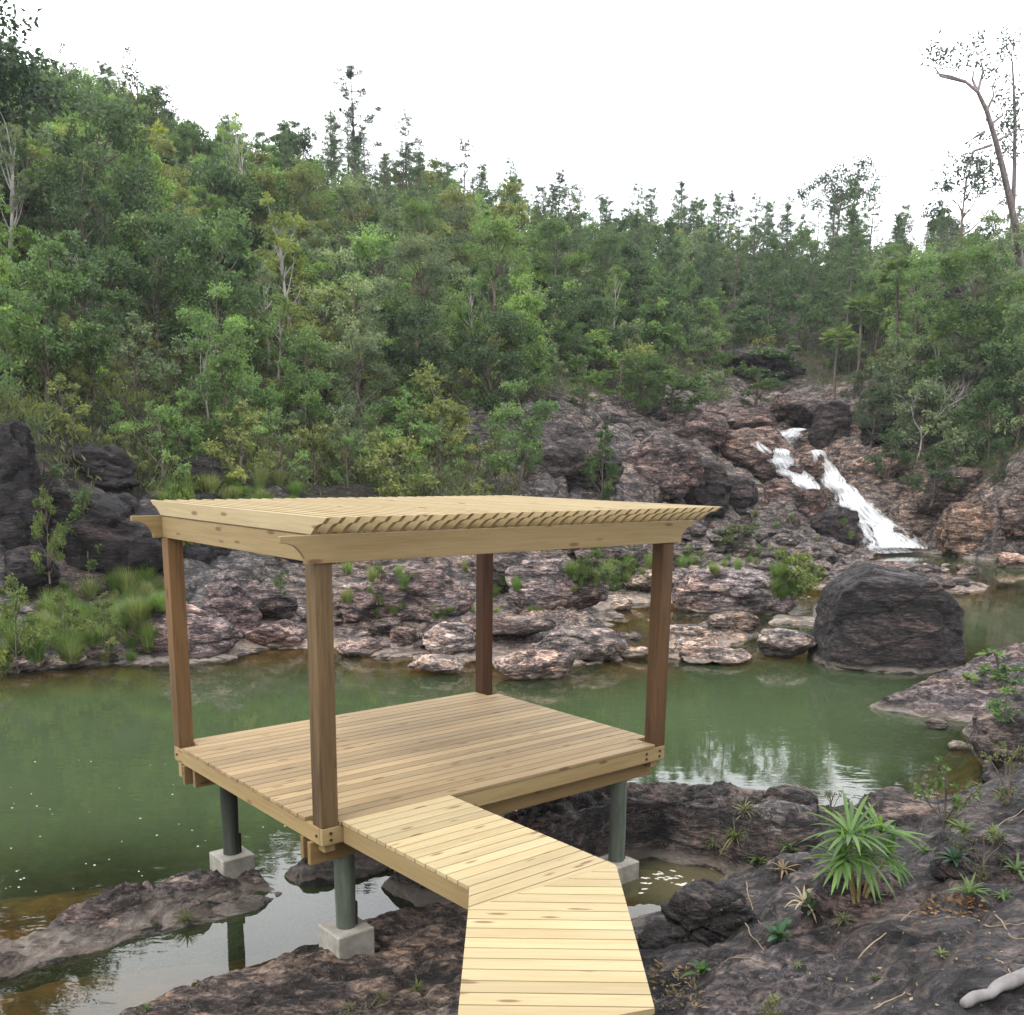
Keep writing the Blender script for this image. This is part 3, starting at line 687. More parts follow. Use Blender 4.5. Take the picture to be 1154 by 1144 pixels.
# ------------------------------------------------------------------ individual rocks
bx = dict
boulder('boulder', 'huge dark angular boulder standing alone in the green pool', 'boulder', 997, 757, 134, 113, (.36, .33, .36), 21, 6, .8, .10, Y=19.6, rough=.6,
        planes=[(-1, 0, .10, .93), (-.72, 0, .80, .98), (.24, 0, 1, .90), (.70, 0, .74, .87), (1, 0, .05, .98), (0, -1, .22, .80), (.62, -1, .12, .92), (-.8, -1, .1, 1.0), (0, 1, .1, .9), (0, 0, -1, 1.0), (0, -.5, 1, .98), (.75, 0, -1, 1.13)])
SHORE = [  # px, py(foot), w, h, tint, label
    (881, 743, 78, 35, (1.5, 1.45, 1.45), 'rounded grey-white rock in the water beside the huge dark boulder'),
    (808, 749, 84, 17, (1.6, 1.4, 1.3), 'low flat pinkish rock in the water next to the rounded grey-white one'),
    (606, 766, 96, 36, (2.0, 1.75, 1.65), 'pale pinkish rock at the pool edge, foremost behind the back post'),
    (648, 745, 112, 40, (1.2, 1.15, 1.15), 'long grey rock with dark top behind the pale pinkish rock'),
    (508, 737, 66, 38, (2.1, 2.05, 2.1), 'whitish domed rock just left of the back post'),
    (491, 760, 72, 20, (1.9, 1.75, 1.65), 'flat pale rock lying in shallow water with a grass tuft'),
    (560, 722, 130, 30, (.9, .82, .8), 'long dark layered rock ledge behind the back post'),
    (712, 742, 44, 14, (1.9, 1.75, 1.5), 'low pale rock between the back post and the far right post'),
    (775, 722, 56, 20, (2.2, 2.1, 1.9), 'pale flat-topped rock right of the far right post'),
    (825, 716, 60, 28, (1.3, 1.2, 1.1), 'brownish layered rock next to the pale flat-topped rock'),
    (773, 738, 40, 18, (1.7, 1.6, 1.5), 'small grey rock at the waterline by the far right post'),
    (700, 688, 26, 15, (2.2, 2.0, 1.8), 'single pale stone at the edge of the back inlet'),
    (820, 692, 150, 62, (1.55, 1.5, 1.6), 'broad sloping grey slab of rock rising behind the inlet'),
    (208, 742, 125, 66, (1.35, 1.2, 1.3), 'big purplish rock with a white waterline left of the left post'),
    (312, 730, 66, 34, (1.35, 1.15, 1.15), 'brown rock with pale foot between the two left posts'),
    (262, 716, 60, 74, (.95, .85, .95), 'upright purple cracked rock behind the left post'),
    (300, 700, 70, 46, (.75, .68, .72), 'dark cracked rock above the brown rock'),
    (117, 746, 38, 26, (1.8, 1.7, 1.65), 'small pale rock with a dark hollow at the grassy shore'),
    (20, 756, 60, 20, (2.0, 1.9, 1.8), 'pale low rock at the far left waterline'),
    (75, 752, 50, 14, (1.9, 1.8, 1.6), 'flat pale stone under the shore grass'),
    (408, 738, 52, 22, (1.5, 1.3, 1.25), 'greyish pink rock at the cove right of the near post'),
    (415, 700, 80, 48, (1.2, 1.1, 1.15), 'rounded purple-grey rock above the cove'),
    (455, 728, 34, 24, (1.4, 1.2, 1.1), 'brown block at the cove beside the whitish domed rock'),
    (478, 700, 110, 75, (1.15, 1.05, 1.1), 'large sloping grey rock face behind the cove'),
    (620, 690, 120, 66, (1.3, 1.2, 1.25), 'large striped grey rock sloping up behind the back post'),
    (560, 665, 90, 55, (.85, .78, .8), 'dark purple rock under the pergola roof'),
    (740, 668, 70, 26, (1.9, 1.75, 1.5), 'pale sandy rock behind the far right post'),
    (680, 640, 90, 40, (.8, .72, .74), 'dark lumpy rock on the slope just below the roof beam'),
    (1140, 640, 34, 17, (1.9, 1.5, 1.25), 'pale brown rock at the right edge of the upper pool'),
    (478, 745, 24, 8, (1.8, 1.7, 1.5), 'thin pale stone in the cove shallows'),
    (435, 716, 40, 22, (.95, .88, .85), 'dark stone at the back of the cove'),
]
for i, (px, py, w, h, t, lab) in enumerate(SHORE):
    boulder('rock', lab, 'rock', px, py, w, h, (1.6 * t[0], 1.52 * t[1], 1.45 * t[2]), 40 + i, 5, .8 if w < 100 else .6, .22)
# dark cliffs on the left bank
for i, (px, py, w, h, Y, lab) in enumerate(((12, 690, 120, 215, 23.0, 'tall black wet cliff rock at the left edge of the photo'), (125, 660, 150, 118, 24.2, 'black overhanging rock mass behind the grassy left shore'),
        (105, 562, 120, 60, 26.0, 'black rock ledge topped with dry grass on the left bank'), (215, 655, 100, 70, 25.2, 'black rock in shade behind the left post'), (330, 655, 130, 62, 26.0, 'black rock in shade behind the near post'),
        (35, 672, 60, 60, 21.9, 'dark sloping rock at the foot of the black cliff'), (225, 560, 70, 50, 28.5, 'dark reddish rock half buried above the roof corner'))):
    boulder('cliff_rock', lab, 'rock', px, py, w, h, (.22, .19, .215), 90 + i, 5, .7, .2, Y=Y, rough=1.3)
# cliff outcrops round the waterfall
FALLROCK = [(640, 560, 110, 95, 38.5, (.75, .66, .68), 'dark ribbed outcrop of rock under the trees left of the falls'), (690, 520, 80, 60, 45.5, (.8, .7, .72), 'dark domed rock topping the left outcrop'),
    (735, 560, 110, 70, 42.5, (1.2, 1.0, .98), 'brownish fluted rock left of the black hollow'), (760, 505, 110, 55, 51, (1.5, 1.25, 1.2), 'pinkish weathered rock high on the left of the falls'),
    (790, 575, 60, 62, 44.0, (.30, .26, .27), 'black hollowed rock face left of the falls'), (825, 580, 55, 45, 45.5, (.38, .32, .33), 'black rounded rock beside the hollowed face'),
    (850, 545, 110, 70, 51.5, (1.75, 1.4, 1.25), 'tan smooth rock hump left of the upper cascade'), (880, 590, 90, 56, 49.0, (1.45, 1.15, 1.05), 'brown slabby rock at the foot of the thin cascade'),
    (820, 492, 90, 40, 57, (1.5, 1.25, 1.2), 'pale pink rock at the top left of the falls'), (905, 540, 46, 42, 53.5, (1.7, 1.3, 1.1), 'tan rock wedge between the two cascades'),
    (940, 612, 50, 44, 47.2, (.5, .45, .5), 'wet black rock at the foot of the main cascade'), (985, 560, 70, 60, 53.0, (1.7, 1.4, 1.2), 'brown rock wall right of the main cascade'),
    (1035, 618, 70, 56, 49.0, (1.55, 1.25, 1.05), 'brown stepped rock beside the plunge pool'), (1100, 626, 96, 60, 45.5, (1.9, 1.45, 1.1), 'broad tan rock face above the upper pool'),
    (1075, 575, 80, 46, 48.2, (.95, .8, .75), 'dark brown rock above the tan face'), (1148, 610, 50, 70, 43.8, (1.2, .95, .85), 'brown rock at the right edge above the pool'),
    (937, 505, 44, 56, 58, (.36, .31, .33), 'black pointed rock above the main cascade'), (990, 500, 46, 34, 56, (.34, .3, .3), 'black rock under the right bank trees'),
    (1066, 362, 34, 44, 64, (.3, .26, .28), 'black split rock high among the right bank trees'), (1050, 352, 24, 22, 66, (.3, .26, .28), 'round black rock beside the split one'),
    (842, 424, 120, 34, 72, (.42, .36, .38), 'long dark rock ledge in the forest above the falls'), (900, 470, 80, 26, 61, (1.3, 1.1, 1.05), 'flat brown rock at the head of the falls'),
    (720, 480, 60, 36, 50.5, (1.0, .85, .85), 'grey brown knob of rock below the bright green bushes')]
for i, (px, py, w, h, Y, t, lab) in enumerate(FALLROCK):
    boulder('outcrop', lab, 'rock', px, py, w, h, t, 120 + i, 5, .75, .3, Y=Y, rough=1.5)
# loose stones on the spit, at the cove and along the shore
rs = np.random.default_rng(5); spots = []
for (x0, x1, y0, y1, n, smin, smax, grp) in ((960, 1112, 638, 664, 30, 10, 30, 'stones on the spit behind the huge boulder'), (430, 480, 715, 742, 8, 7, 20, 'loose stones in the cove'), (760, 960, 600, 652, 44, 10, 34, 'loose stones below the falls'),
                                           (640, 760, 600, 650, 18, 12, 36, 'loose stones on the slope under the roof line'), (550, 860, 700, 748, 12, 7, 20, 'small stones round the inlet'), (150, 420, 690, 735, 14, 8, 26, 'stones along the far shore')):
    protos = []
    for k in range(n):
        px, py = rs.uniform(x0, x1), rs.uniform(y0, y1); w = rs.uniform(smin, smax) ** 1.0
        p = hit(px, py)
        if p[2] < -.12: continue
        s = math.hypot(p[0], p[1]) / FOC * w / 2
        if len(protos) < 4:
            V, F = rock_mesh(200 + len(protos) + int(x0), (1, .85, .55), 4, rough=1.3); o = mesh_obj('stone', V, F, M_ROCK, smooth=True); protos.append(o)
        else: o = protos[k % 4].copy(); COL.objects.link(o)
        o.location = (p[0], p[1], max(p[2], -.05) + s * .18); o.scale = (s, s, s * rs.uniform(.8, 1.25)); o.rotation_euler = (rs.uniform(-.2, .2), rs.uniform(-.2, .2), rs.uniform(0, 6.3))
        t = rs.uniform(.8, 1.7); o.color = (t, t * .92, t * .88, 1)
        tag(o, 'one of the ' + grp.replace('stones', 'grey brown stones') if False else 'grey brown stone among the ' + grp, 'stone', grp)
# broad pale ledges along the far waterline
slab('ledge', 'broad pale pink ledge at the far waterline behind the back post', [(540, 748), (560, 716), (610, 702), (665, 706), (700, 722), (705, 744), (650, 752), (590, 752)], .22, (1.9, 1.65, 1.5), seed=41, edge=.5, amp=.09, tilt=(.0, .10), res=.05)
slab('ledge', 'pale flat ledge between the far right post and the back inlet', [(735, 742), (745, 718), (790, 706), (850, 704), (856, 716), (815, 730), (800, 745)], .16, (2.1, 1.85, 1.6), seed=43, edge=.4, amp=.07, res=.05)
slab('ledge', 'broad sloping purplish ledge behind the near post', [(350, 736), (365, 700), (410, 680), (470, 676), (500, 700), (480, 722), (440, 730), (400, 742)], .35, (1.5, 1.32, 1.28), seed=45, edge=.7, amp=.10, tilt=(.0, .16), res=.05)
slab('ledge', 'low pale ledge along the shore left of the left post', [(130, 750), (160, 728), (220, 716), (262, 728), (268, 742), (200, 750)], .18, (1.8, 1.6, 1.5), seed=47, edge=.45, amp=.08, tilt=(0, .12), res=.05)
slab('ledge', 'pale sandy gravel bar behind the back inlet', [(640, 682), (680, 668), (760, 662), (850, 664), (900, 668), (880, 674), (800, 674), (745, 680), (690, 684)], .14, (2.3, 2.0, 1.6), seed=49, edge=.8, amp=.05, res=.08)
# bedrock ledges on the near side
slab('ledge', 'long low rock ledge carrying the left concrete footing', [(-60, 1080), (0, 1066), (60, 1048), (120, 1018), (180, 1002), (228, 990), (285, 985), (303, 1000), (322, 1007), (300, 1022), (250, 1036), (205, 1046), (140, 1062), (80, 1082), (0, 1104), (-80, 1125)], .12, (1.15, 1.0, .95), seed=3, edge=.2, amp=.085, res=.025)
slab('ledge', 'near rock ledge carrying the front concrete footing', [(120, 1165), (230, 1118), (310, 1094), (355, 1078), (392, 1050), (440, 1036), (500, 1022), (560, 1000), (620, 1040), (600, 1300), (200, 1320), (100, 1200)], .23, (1.35, 1.18, 1.02), seed=8, edge=.35, amp=.05, tilt=(.02, -.09), res=.025)
slab('ledge', 'small dark rock ledge in the water under the deck', [(322, 987), (345, 972), (380, 962), (425, 955), (450, 960), (445, 978), (420, 988), (380, 996), (340, 999)], .14, (.95, .85, .82), seed=12, edge=.16, amp=.05, res=.025)
slab('ledge', 'dark brown rock ledge under the walkway', [(430, 1000), (455, 985), (490, 985), (520, 1000), (545, 985), (580, 950), (630, 935), (655, 960), (660, 985), (630, 1020), (560, 1010), (500, 1025), (468, 1022)], .20, (.75, .64, .56), seed=14, edge=.25, amp=.06, res=.025)
slab('ledge', 'layered dark rock block with a shaded hollow beyond the right footing', [(540, 940), (590, 905), (660, 886), (720, 880), (790, 884), (860, 889), (915, 903), (925, 925), (890, 930), (850, 922), (800, 910), (745, 902), (722, 901), (690, 903), (640, 920), (590, 944)], .0, (.95, .85, .82), zb=.58, seed=17, edge=.22, amp=.09, bottom=-.4, res=.03)
slab('ledge', 'pale wedge of rock at the end of the shaded hollow', [(790, 975), (812, 950), (840, 945), (860, 958), (872, 985), (850, 992), (820, 985)], .30, (1.9, 1.7, 1.45), seed=19, edge=.3, amp=.04, res=.025)
slab('ledge', 'pinkish grey rock tongue reaching into the pool from the right bank', [(978, 798), (1010, 786), (1060, 768), (1100, 754), (1160, 744), (1260, 738), (1260, 805), (1160, 812), (1085, 814), (1040, 809)], .36, (1.5, 1.3, 1.3), seed=23, edge=.5, amp=.07, tilt=(.05, .02))
slab('ledge', 'lower grey rock step below the rock tongue on the right bank', [(1084, 824), (1118, 812), (1170, 806), (1200, 850), (1130, 850), (1098, 838)], .22, (1.7, 1.55, 1.5), seed=25, edge=.3, amp=.06)
boulder('rock', 'gnarled grey rock with roots at the right edge of the photo', 'rock', 1140, 880, 95, 92, (1.05, .95, .9), 77, 5, .9, .2, Y=12.4)
boulder('rock', 'small grey stone in the amber shallows by the right bank', 'rock', 1054, 822, 24, 13, (1.2, 1.1, 1.1), 78, 4, .8, .2)
boulder('rock', 'small whitish stone above the amber shallows', 'rock', 1078, 846, 26, 10, (2.6, 2.4, 2.1), 79, 4, .8, .2)
slab('ledge', 'thin pale plank-like ledge in the water left of the huge boulder', [(866, 703), (872, 695), (922, 699), (924, 706)], .10, (2.6, 2.4, 2.0), seed=27, edge=.2, amp=.01)
boulder('rock', 'dark knobbly rock block right of the walkway', 'rock', 800, 1085, 130, 96, (.50, .46, .47), 81, 6, .8, .12, z=.30, rough=1.3)
boulder('rock', 'black broken rock edge beside the walkway boards', 'rock', 745, 1090, 70, 60, (.42, .38, .39), 82, 5, .8, .2, z=.28, rough=1.4)
boulder('rock', 'rounded purple-grey rock beside the fan palm', 'rock', 955, 1062, 130, 84, (.78, .70, .74), 83, 6, .8, .2, z=.85, rough=.9)
boulder('rock', 'dark rock hump behind the rounded rock at the right edge', 'rock', 1120, 1010, 130, 60, (.7, .63, .67), 84, 6, .8, .3, z=1.05, rough=1.0)
boulder('rock', 'grey rock step on the bank behind the fan palm', 'rock', 1010, 945, 130, 46, (1.1, 1.05, 1.05), 85, 5, .8, .3, z=.45, rough=1.1)
boulder('rock', 'speckled grey rock left of the fan palm', 'rock', 880, 950, 90, 44, (1.6, 1.55, 1.5), 86, 5, .8, .3, z=.35)
boulder('rock', 'dark mossy rock at the shaded end of the hollow', 'rock', 885, 930, 80, 48, (.8, .72, .68), 87, 5, .8, .3, z=.3)
slab('ledge', 'large dark bare rock sheet across the lower right foreground', [(775, 1125), (830, 1085), (900, 1052), (1000, 1012), (1100, 985), (1200, 960), (1420, 960), (1420, 1420), (780, 1420), (770, 1200)], .10, (.72, .67, .70), zb=1.08, seed=31, edge=.22, amp=.06, tilt=(.13, -.10), bottom=.2, res=.022)

# ------------------------------------------------------------------ waterfall
wf = empty('waterfall', hit(1005, 610))
tag(wf, 'white waterfall sliding in two streams down the brown rock slope', 'waterfall')
wf.location = (0, 0, 0)
dg = bpy.context.evaluated_depsgraph_get(); dg.update()
VB, FB, ob = [], [], 0
for o in list(COL.objects):
    if o.type == 'MESH' and o.name.split('.')[0] in ('terrain', 'outcrop', 'stone', 'rock', 'cliff_rock'):
        me = o.data
        if o.name == 'terrain':
            kv = np.empty(len(me.vertices) * 3, np.float32); me.vertices.foreach_get('co', kv); kv = kv.reshape(-1, 3); ff = GF[(kv[GF[:, 0], 1] > 17)]
            VB.append(kv); FB.extend((ff + ob).tolist()); ob += len(kv)
        else:
            if o.location.y < 17: continue
            mw = Matrix.LocRotScale(o.location, o.rotation_euler, o.scale)
            vv = np.empty(len(me.vertices) * 3, np.float32); me.vertices.foreach_get('co', vv); vv = vv.reshape(-1, 3) @ np.array(mw.to_3x3()).T + np.array(o.location)
            VB.append(vv); FB.extend([[i + ob for i in p.vertices] for p in me.polygons]); ob += len(vv)
BVH = BVHTree.FromPolygons([tuple(v) for v in np.vstack(VB).tolist()], FB)
def surf(px, py):
    """first solid surface seen through a photo pixel (far side of the river)."""
    d = Vector(pray(px, py)).normalized(); h = BVH.ray_cast(Vector((0, 0, EYE)) + d * 15, d)
    return (np.array(h[0]), np.array(h[1])) if h[0] else (hit(px, py), np.array([0, 0, 1.]))
def stream(name, path, parent):
    """ribbon of white water laid on the rock: path of (px, py, width px)."""
    pts = []
    P = np.array(path, float); t = np.linspace(0, len(P) - 1, 14 * (len(P) - 1)); rows = []
    for tt in t:
        i = min(int(tt), len(P) - 2); f = tt - i; c = P[i] * (1 - f) + P[i + 1] * f; row = []
        for s in np.linspace(-1, 1, 9):
            x = c[0] + s * c[2] / 2 + 2.0 * sin(tt * 5 + s); p, n = surf(x, c[1] + abs(s) * 1.0)
            row.append(p)
        rows.append(row)
    R = np.array(rows); n, m = R.shape[:2]
    dep = R[:, :, 1]
    for _ in range(12):                       # even out, keep a continuous sheet
        Q = R.copy(); Q[1:-1] = (R[:-2] + R[1:-1] * 2 + R[2:]) / 4; R = Q; Q = R.copy(); Q[:, 1:-1] = (R[:, :-2] + R[:, 1:-1] * 2 + R[:, 2:]) / 4; R = Q
    R = R + np.array([0, -.25, .16]); R[:, :, 2] += .10 * np.cos(np.linspace(-1, 1, m) * 1.5)[None]
    L = np.cumsum(np.r_[0, np.linalg.norm(np.diff(R[:, m // 2], axis=0), axis=1)])
    fc = np.stack([np.broadcast_to(np.linspace(-1, 1, m)[None] * 1.2, (n, m)), np.broadcast_to(L[:, None], (n, m)), np.zeros((n, m))], -1)
    ed = np.broadcast_to(np.abs(np.linspace(-1, 1, m))[None] ** 2.5, (n, m))
    i = np.arange(n - 1)[:, None] * m; j = np.arange(m - 1)[None]
    F = np.stack([i + j, i + m + j, i + m + j + 1, i + j + 1], -1).reshape(-1, 4)
    o = mesh_obj(name, R.reshape(-1, 3), F, M_FOAM, parent, True, {'fc': ('FLOAT_VECTOR', fc.reshape(-1, 3)), 'edge': ('FLOAT', ed.ravel())})
    sm = o.modifiers.new('thickness', 'SOLIDIFY'); sm.thickness = .06
    return o
stream('cascade', [(919, 512, 20), (926, 526, 28), (936, 543, 38), (951, 560, 44), (966, 576, 52), (982, 592, 60), (997, 606, 72), (1006, 616, 86), (1009, 622, 90)], wf)
stream('cascade', [(897, 487, 26), (882, 494, 56), (868, 503, 60), (872, 514, 50), (884, 528, 36)], wf)
stream('cascade', [(876, 520, 34), (890, 534, 44), (904, 545, 40), (914, 556, 26)], wf)
# foam where it meets the pool
fr_ = [at_z(px, py, .03) for px, py in ((966, 619), (985, 612), (1012, 611), (1036, 613), (1052, 617), (1034, 622), (1000, 624), (972, 623))]
c = np.mean(fr_, 0); V = np.vstack([[c + [0, 0, .25]], fr_]); F = [(0, i + 1, (i + 1) % 8 + 1) for i in range(8)]
mesh_obj('plunge_foam', V, F, M_FOAM, wf, attrs={'fc': ('FLOAT_VECTOR', V * .8), 'edge': ('FLOAT', [0] + [.25] * 8)})
# scum on the muddy pool
r = np.random.default_rng(12); FV, FF = [], []
def fleck(x, y, a, b, th, z):
    n = 9; o = len(FV); t = np.arange(n) * 2 * pi / n; rr_ = r.uniform(.6, 1.2, n)
    for u, q in zip(t, rr_): FV.append((x + a * q * cos(u) * cos(th) - b * q * sin(u) * sin(th), y + a * q * cos(u) * sin(th) + b * q * sin(u) * cos(th), z + .003))
    FV.append((x, y, z + .009)); FF.extend([(o + i, o + (i + 1) % n, o + n) for i in range(n)])
for _ in range(60):
    px, py = r.uniform(0, 330), r.uniform(855, 1010); p = at_z(px, py, 0); s = r.uniform(.005, .015); fleck(p[0], p[1], s, s * .8, 0, 0)
for _ in range(46):
    t = r.uniform(0, 1); px, py = 722 + 88 * t, 1000 - 12 * sin(t * 5) + r.normal() * 5 - (6 if t > .6 else 0); p = at_z(px, py, 0); s = r.uniform(.015, .05); fleck(p[0], p[1], s, s * .35, r.uniform(-.6, .6), 0)
fo = mesh_obj('foam_flecks', FV, FF, plain_mat('scum_foam', (.5, .48, .40), (.72, .70, .62), 30, .6)); tag(fo, 'small pale foam flecks drifting on the still water', 'foam', kind='stuff')
# ------------------------------------------------------------------ vegetation
def curve_path(p0, p1, r, bend=.12, n=6):
    p0, p1 = np.array(p0, float), np.array(p1, float); t = np.linspace(0, 1, n)[:, None]; L = np.linalg.norm(p1 - p0)
    off = r.normal(size=3) * L * bend; off2 = r.normal(size=3) * L * bend * .4
    return p0 + (p1 - p0) * t + off * (t * (1 - t) * 2) + off2 * np.sin(t * 2 * pi) * .6

def tree_broad(seed, H, R, nl, per, leaf, base=.28, flat=1.0, sparse=0.0, droop=0.):
    """trunk + limbs + many leaf clumps; returns (trunk V,F), (leaf V,F,tint)."""
    r = np.random.default_rng(seed); tp = []; lean = r.normal(size=2) * .06 * H
    top = np.array([lean[0], lean[1], H * .86]); main = curve_path((0, 0, -.4), top, r, .05, 9); rad = np.linspace(.030 * H ** .8, .010, 9)
    tp.append(tube(main, rad, 6)); LV, LF, LT = [], [], []; off = 0
    for k in range(nl):
        u = r.uniform(0, 1) ** .8; ang = k * 2.4 + r.uniform(-.5, .5); zc = H * (base + (1 - base) * u)
        w = math.sin(pi * (.12 + .80 * (u ** .9))) ** .8; rad_ = R * w * r.uniform(.35, 1.0)
        c = np.array([lean[0] * zc / H + rad_ * cos(ang), lean[1] * zc / H + rad_ * sin(ang) * flat, zc + r.normal() * .05 * H])
        a = main[min(8, max(1, int((zc / H - .12) * 9)))]
        br = curve_path(a, c, r, .10, 6); tp.append(tube(br, np.linspace(.012 * H ** .7, .006, 6), 4))
        cr = R * r.uniform(.24, .44); n = int(per * r.uniform(.6, 1.3) * (1 - sparse * r.uniform(0, 1)))
        # sprays inside a clump: small twigs each carrying leaves
        nt = max(4, n // 16); tw = unit(nt, r) * (cr * r.uniform(.45, 1.0, (nt, 1))); tw[:, 2] = tw[:, 2] * .62 + cr * .12
        for t in tw[: max(3, nt // 5)]: tp.append(tube(np.stack([c, c + t * .55 + r.normal(size=3) * .05, c + t]), [.012, .008, .004], 3))
        idx = r.integers(0, nt, n); P = c + tw[idx] * r.uniform(.55, 1.08, (n, 1)) + r.normal(size=(n, 3)) * cr * .11
        D = tw[idx] / cr * .8 + unit(n, r) * .9; D[:, 2] -= .15 + droop
        V, F = leaves(P, D, leaf * r.uniform(.6, 1.25, n), leaf * r.uniform(.35, .6, n), .12, r)
        tn = np.clip(.42 + .16 * r.normal() + .13 * r.normal(size=n), 0, 1)
        LV.append(V); LF.append(F + off); LT.append(np.repeat(tn, 4)); off += len(V)
    return join(tp), (np.vstack(LV), np.vstack(LF), np.concatenate(LT))

def tree_pine(seed, H, R, dens=1.0, start=.3, gaps=.15):
    r = np.random.default_rng(seed); tp = []; lean = r.normal(size=2) * .03 * H
    main = curve_path((0, 0, -.4), (lean[0], lean[1], H), r, .02, 10); tp.append(tube(main, np.linspace(.020 * H ** .9, .012, 10), 6)); LV, LF, LT = [], [], []; off = 0
    z = H * start
    while z < H * .99:
        u = (z / H - start) / (1 - start); nb = r.integers(3, 6); a0 = r.uniform(0, 6.3)
        for k in range(nb):
            if r.random() < gaps: continue
            ang = a0 + k * 2 * pi / nb + r.normal() * .25; L = R * (1 - u) ** .75 * r.uniform(.55, 1.1) + .25
            p = np.array([np.interp(z, main[:, 2], main[:, 0]), np.interp(z, main[:, 2], main[:, 1]), z])
            q = p + np.array([cos(ang) * L, sin(ang) * L, L * r.uniform(.10, .55)]); b = curve_path(p, q, r, .08, 5); b[1:-1, 2] -= L * .08
            tp.append(tube(b, np.linspace(.012 * H ** .5, .006, 5), 4))
            nc = max(2, int(L / .42 * dens))
            for j in range(nc):
                f = .35 + .65 * (j + r.random()) / nc; c = np.array([np.interp(f, np.linspace(0, 1, 5), b[:, i]) for i in range(3)]) + r.normal(size=3) * .12
                n = int(34 * dens); D = unit(n, r); D[:, 2] = np.abs(D[:, 2]) * .9 + .15; D[:, :2] += np.array([cos(ang), sin(ang)]) * .35
                V, F = leaves(np.repeat(c[None], n, 0) + r.normal(size=(n, 3)) * .07, D, r.uniform(.22, .42, n), .035, .05, r)
                tn = np.clip(.38 + .12 * r.normal() + .1 * r.normal(size=n), 0, 1); LV.append(V); LF.append(F + off); LT.append(np.repeat(tn, 4)); off += len(V)
        z += H * r.uniform(.035, .06)
    return join(tp), (np.vstack(LV), np.vstack(LF), np.concatenate(LT))

def tree_bare(seed, H, R):
    """leafless pale tree: recursively forking limbs."""
    r = np.random.default_rng(seed); tp = []
    def grow(p, d, L, rad, dep):
        q = p + d * L; path = curve_path(p, q, r, .12, 5); tp.append(tube(path, np.linspace(rad, rad * .6, 5), 4 if dep else 6))
        if dep >= 4: return
        for k in range(r.integers(2, 4)):
            nd = d + unit(1, r)[0] * (.75 if dep else .6); nd[2] += .12; nd /= np.linalg.norm(nd); grow(path[-1 - r.integers(0, 2)], nd, L * r.uniform(.5, .8), rad * .58, dep + 1)
    grow(np.array([0, 0, -.3]), np.array([r.normal() * .1, r.normal() * .1, 1.0]), H * .42, .012 * H, 0)
    return join(tp)

def tree_palm(seed, H, nf, Lf):
    r = np.random.default_rng(seed); tp = []; main = curve_path((0, 0, -.3), (r.normal() * .1 * H, r.normal() * .1 * H, H), r, .04, 8); tp.append(tube(main, np.linspace(.09, .07, 8), 7))
    LV, LF, LT = [], [], []; off = 0; top = main[-1]
    for k in range(nf):
        ang = k * 2.4; el = r.uniform(-.35, 1.1); d = np.array([cos(ang) * cos(el), sin(ang) * cos(el), sin(el)]); c = top + d * Lf * .5
        tp.append(tube(np.stack([top, top + d * Lf * .3 + [0, 0, .05], c]), [.014, .011, .008], 3))
        s = np.cross(d, [0, 0, 1.]); s /= np.linalg.norm(s); n = 22; th = np.linspace(-1.9, 1.9, n)
        D = d[None] * np.cos(th)[:, None] + s[None] * np.sin(th)[:, None]; D[:, 2] -= .12
        V, F = leaves(np.repeat(c[None], n, 0), D, Lf * .55 * r.uniform(.85, 1.05, n), Lf * .075, .03, r); LV.append(V); LF.append(F + off); LT.append(np.repeat(np.clip(.5 + .15 * r.normal(size=n), 0, 1), 4)); off += len(V)
    return join(tp), (np.vstack(LV), np.vstack(LF), np.concatenate(LT))

PROTO = bpy.data.collections.new('unlinked')      # prototypes are re-used as the first individuals
def make_tree(name, trunk, crown, bark=None, leafm=None, crown_name='crown', trunk_name='trunk'):
    e = empty(name, (0, 0, 0)); o = mesh_obj(trunk_name, trunk[0], trunk[1], bark or M_BARK, e, True)
    if crown is not None:
        c = mesh_obj(crown_name, crown[0], crown[1], leafm or M_LEAF, e, False, {'tint': ('FLOAT', crown[2])})
    return e
USED = set()
def plant(proto, p, s, rz, color, label, cat, group=None, bark=None, tilt=(0, 0), sz=None):
    if proto.name not in USED: e = proto; USED.add(proto.name)
    else: e = copy_tree(proto)
    e.location = tuple(float(v) for v in p); e.scale = (s, s, s * (sz or 1)); e.rotation_euler = (tilt[0], tilt[1], rz)
    for ch in e.children:
        if ch.name.split('.')[0] in ('crown', 'foliage', 'fronds', 'leaves', 'blades', 'flower'): ch.color = tuple(color) + (1,)
        elif bark is not None: ch.color = tuple(bark) + (1,)
        else: ch.color = (1, 1, 1, 1)
    for kk in ('label', 'category', 'group'):
        if kk in e.keys(): del e[kk]
    return tag(e, label, cat, group)

BROAD = [make_tree('broadleaf_tree', *tree_broad(300 + i, 7.0, R, nl, per, lf, b, 1, sp, dr)) for i, (R, nl, per, lf, b, sp, dr) in enumerate((
    (2.5, 26, 330, .19, .22, 0, 0), (2.1, 22, 360, .16, .30, .2, .1), (2.8, 30, 300, .20, .18, 0, .15), (1.9, 18, 330, .17, .38, .3, 0), (2.4, 26, 280, .22, .25, .15, .2), (2.2, 30, 300, .14, .15, 0, 0)))]
SLENDER = [make_tree('slender_tree', *tree_broad(330 + i, 7.0, R, nl, per, lf, b, 1, .4, dr), bark=M_PALE) for i, (R, nl, per, lf, b, dr) in enumerate((
    (1.35, 22, 210, .15, .30, .1), (1.15, 20, 190, .13, .36, 0), (1.5, 18, 200, .17, .42, .2)))]
PINE = [make_tree('pine_tree', *tree_pine(360 + i, 10.0, R, d, st, g), leafm=M_NEEDLE) for i, (R, d, st, g) in enumerate(((1.9, 1.0, .30, .1), (1.6, 1.15, .22, .05), (2.1, .8, .42, .25), (1.5, .9, .35, .15)))]
